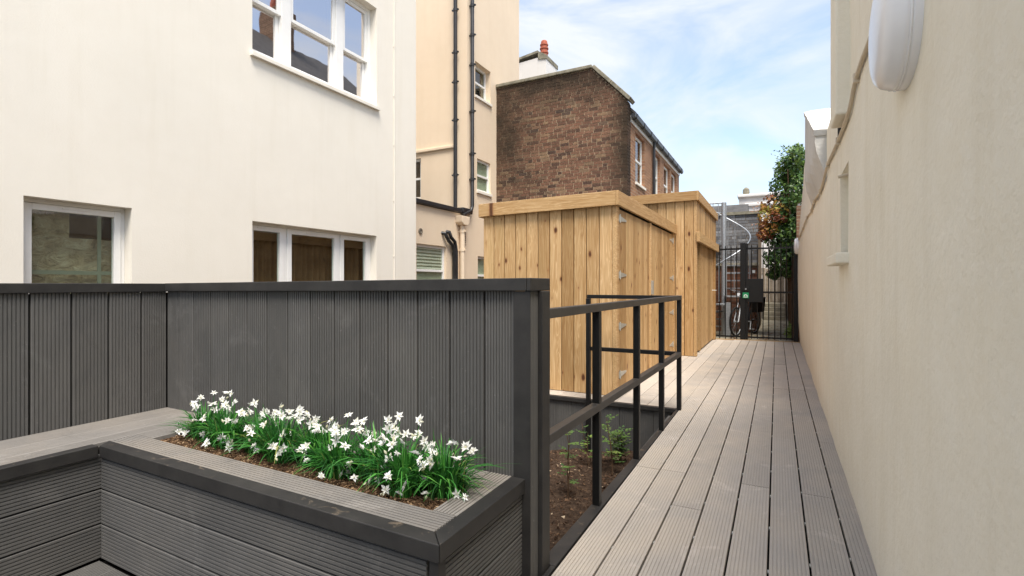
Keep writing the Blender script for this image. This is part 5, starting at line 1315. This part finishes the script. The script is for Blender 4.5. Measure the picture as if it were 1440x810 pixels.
for si, (x, y, sc) in enumerate(spots):
    z = soilz(x, y) - 0.004
    pt = thing('white_flower_plant', (x, y, z), 'white star flowered plant with grassy leaves, ' + flabel[si], 'flower', 'white flowers in the planter')
    m = MB()
    for i in range(340):
        a = random.uniform(0, 6.283); ln = random.uniform(0.10, 0.24) * sc; sp_ = random.uniform(0.1, 1.35); r0 = random.uniform(0, 0.07)
        if random.random() < 0.15: sp_ = 1.6; ln *= 0.8
        b = Vector((x + math.cos(a) * r0 * 1.3, y + math.sin(a) * r0 * 0.9, z - 0.003)); d = Vector((math.cos(a + random.gauss(0, .3)), math.sin(a + random.gauss(0, .3)) * 0.8, 0)); wd = random.uniform(0.0022, 0.0056)
        s_ = Vector((-math.sin(a), math.cos(a), random.uniform(-.4, .4))); rn = random.random() ** 1.3; N = 6; vv = []; kink = random.uniform(0.3, 0.62)
        for k in range(N + 1):
            t = k / N; hz_ = ln * (t - kink * min(1.2, sp_) * t * t * t); out = ln * sp_ * 0.7 * t * t
            p = b + d * out + Vector((0, 0, max(hz_, 0.004))); w_ = wd * (0.7 + 0.3 * t) * (1 - t ** 3) + 0.0003
            if p.y > FY - 0.008: p.y = FY - 0.008
            vv += [p - s_ * w_, p + s_ * w_]
        m.add(vv, [(2 * k, 2 * k + 1, 2 * k + 3, 2 * k + 2) for k in range(N)], rn)
    heads = []
    for i in range(nfl[si]):
        for _ in range(40):
            a = random.uniform(0, 6.283); q = random.random(); rr_ = 0.145 * math.sqrt(q)
            h = (0.235 - 0.11 * q) * random.uniform(0.75, 1.12)
            if random.random() < 0.22: h = random.uniform(0.03, 0.09); rr_ = random.uniform(0.09, 0.14); a = random.uniform(3.5, 6.2)
            p = Vector((x + math.cos(a) * rr_ * 1.05, y + math.sin(a) * rr_ * 0.95, z + h * sc))
            if p.y > FY - 0.035: continue
            if all((p - q_).length > 0.030 for q_ in heads): break
        heads.append(p)
        m.cur = random.uniform(0.3, 0.8); base = Vector((x + math.cos(a) * 0.02, y + math.sin(a) * 0.02, z)); m.tube([base, base.lerp(p, 0.55) + Vector((0, 0, 0.02)), p], 0.0016, 4, False); m.cur = None
    m.build('foliage', 'blade', pt, kind='stuff')
    for p in heads:
        fo = bpy.data.objects.new('flower', random.choice(FM)); COL.objects.link(fo)
        tocam = (campos - p).normalized(); up = (tocam * random.uniform(0.1, 1.0) + Vector((random.gauss(0, .55), random.gauss(0, .45), random.uniform(0.0, 0.9)))).normalized()
        q = up.to_track_quat('Z', 'Y'); mt = q.to_matrix().to_4x4() @ Matrix.Rotation(random.uniform(0, 6.28), 4, 'Z') @ Matrix.Scale(random.uniform(0.8, 1.25), 4); mt.translation = p
        fo.matrix_basis = mt; attach(fo, pt)
    for i in range(7):
        h = random.choice(heads); p = h + Vector((random.gauss(0, .014), random.gauss(0, .012), random.uniform(-0.03, 0.008)))
        bo = bpy.data.objects.new('bud', BUDM); COL.objects.link(bo); bo.location = p; bo.rotation_euler = (random.gauss(0, .5), random.gauss(0, .5), 0); attach(bo, pt)

# ================================================================ YOUNG ROSES IN THE BED
def rose_leaf(m, p, d, s_):
    """compound leaf: 5 leaflets on a little rib"""
    d = d.normalized(); side = d.cross(Vector((0, 0, 1)))
    if side.length < 0.1: side = Vector((1, 0, 0))
    side.normalize(); rn = random.random()
    for (t, sd) in ((0.35, -1), (0.35, 1), (0.7, -1), (0.7, 1), (1.0, 0)):
        c = p + d * s_ * 2.3 * t; ld = (d * (0.5 if sd else 1) + side * sd * 0.9 + Vector((0, 0, random.uniform(-.2, .1)))).normalized(); e_ = ld.cross(Vector((0, 0, 1))).normalized()
        m.add([c, c + ld * s_ * 0.45 + e_ * s_ * 0.42 - Vector((0, 0, .002)), c + ld * s_ * 1.1, c + ld * s_ * 0.45 - e_ * s_ * 0.42 - Vector((0, 0, .002)), c + ld * s_ * 0.5 + Vector((0, 0, s_ * 0.08))], [(0, 1, 4), (1, 2, 4), (2, 3, 4), (3, 0, 4)], max(0, min(1, rn + random.uniform(-.15, .15))))
def bed_at(px, py):
    for i in range(400):
        z = 0.0 - i * 0.003; p = onz(px, py, z)
        if z <= bedz(p.x, p.y): return Vector((p.x, p.y, bedz(p.x, p.y)))
    return p
rdefs = [((862, 668), 0.62, 'tall thin young rose with pale leaves near the first railing post', 9), ((800, 700), 0.66, 'leggy young rose beside the fence end, pale green leaves', 8), ((872, 652), 0.36, 'short bushy young rose at the back of the soil bed', 16), ((828, 655), 0.40, 'slender young rose between the railing posts', 7)]
for (pp, h, lab, nl) in rdefs:
    b = bed_at(*pp); t = thing('young_rose', tuple(b), lab, 'plant', 'young roses in the soil bed')
    m, ml = MB(), MB(); m.cur = 0.3
    lean = Vector((random.uniform(-.25, -.05), random.uniform(-.1, .1), 0))
    for stm in range(2 if nl < 12 else 4):
        ln = lean + Vector((random.uniform(-.2, .2), random.uniform(-.2, .2), 0)); hh = h * random.uniform(0.7, 1)
        pts = [b + ln * hh * (k / 5) ** 1.3 + Vector((random.gauss(0, .006), random.gauss(0, .006), hh * k / 5 - 0.01)) for k in range(6)]
        m.tube(pts, [0.005, 0.0045, 0.004, 0.0035, 0.003, 0.002], 6)
        for k in range(nl):
            f = 0.25 + 0.75 * k / max(1, nl - 1); q = f * 5; i0 = min(4, int(q)); p = pts[i0].lerp(pts[i0 + 1], q - i0); a = k * 2.4 + stm
            rose_leaf(ml, p, Vector((math.cos(a), math.sin(a), random.uniform(0.0, 0.6))), random.uniform(0.024, 0.036))
    m.build('stem', 'stem', t); ml.build('foliage', 'rose', t, kind='stuff')
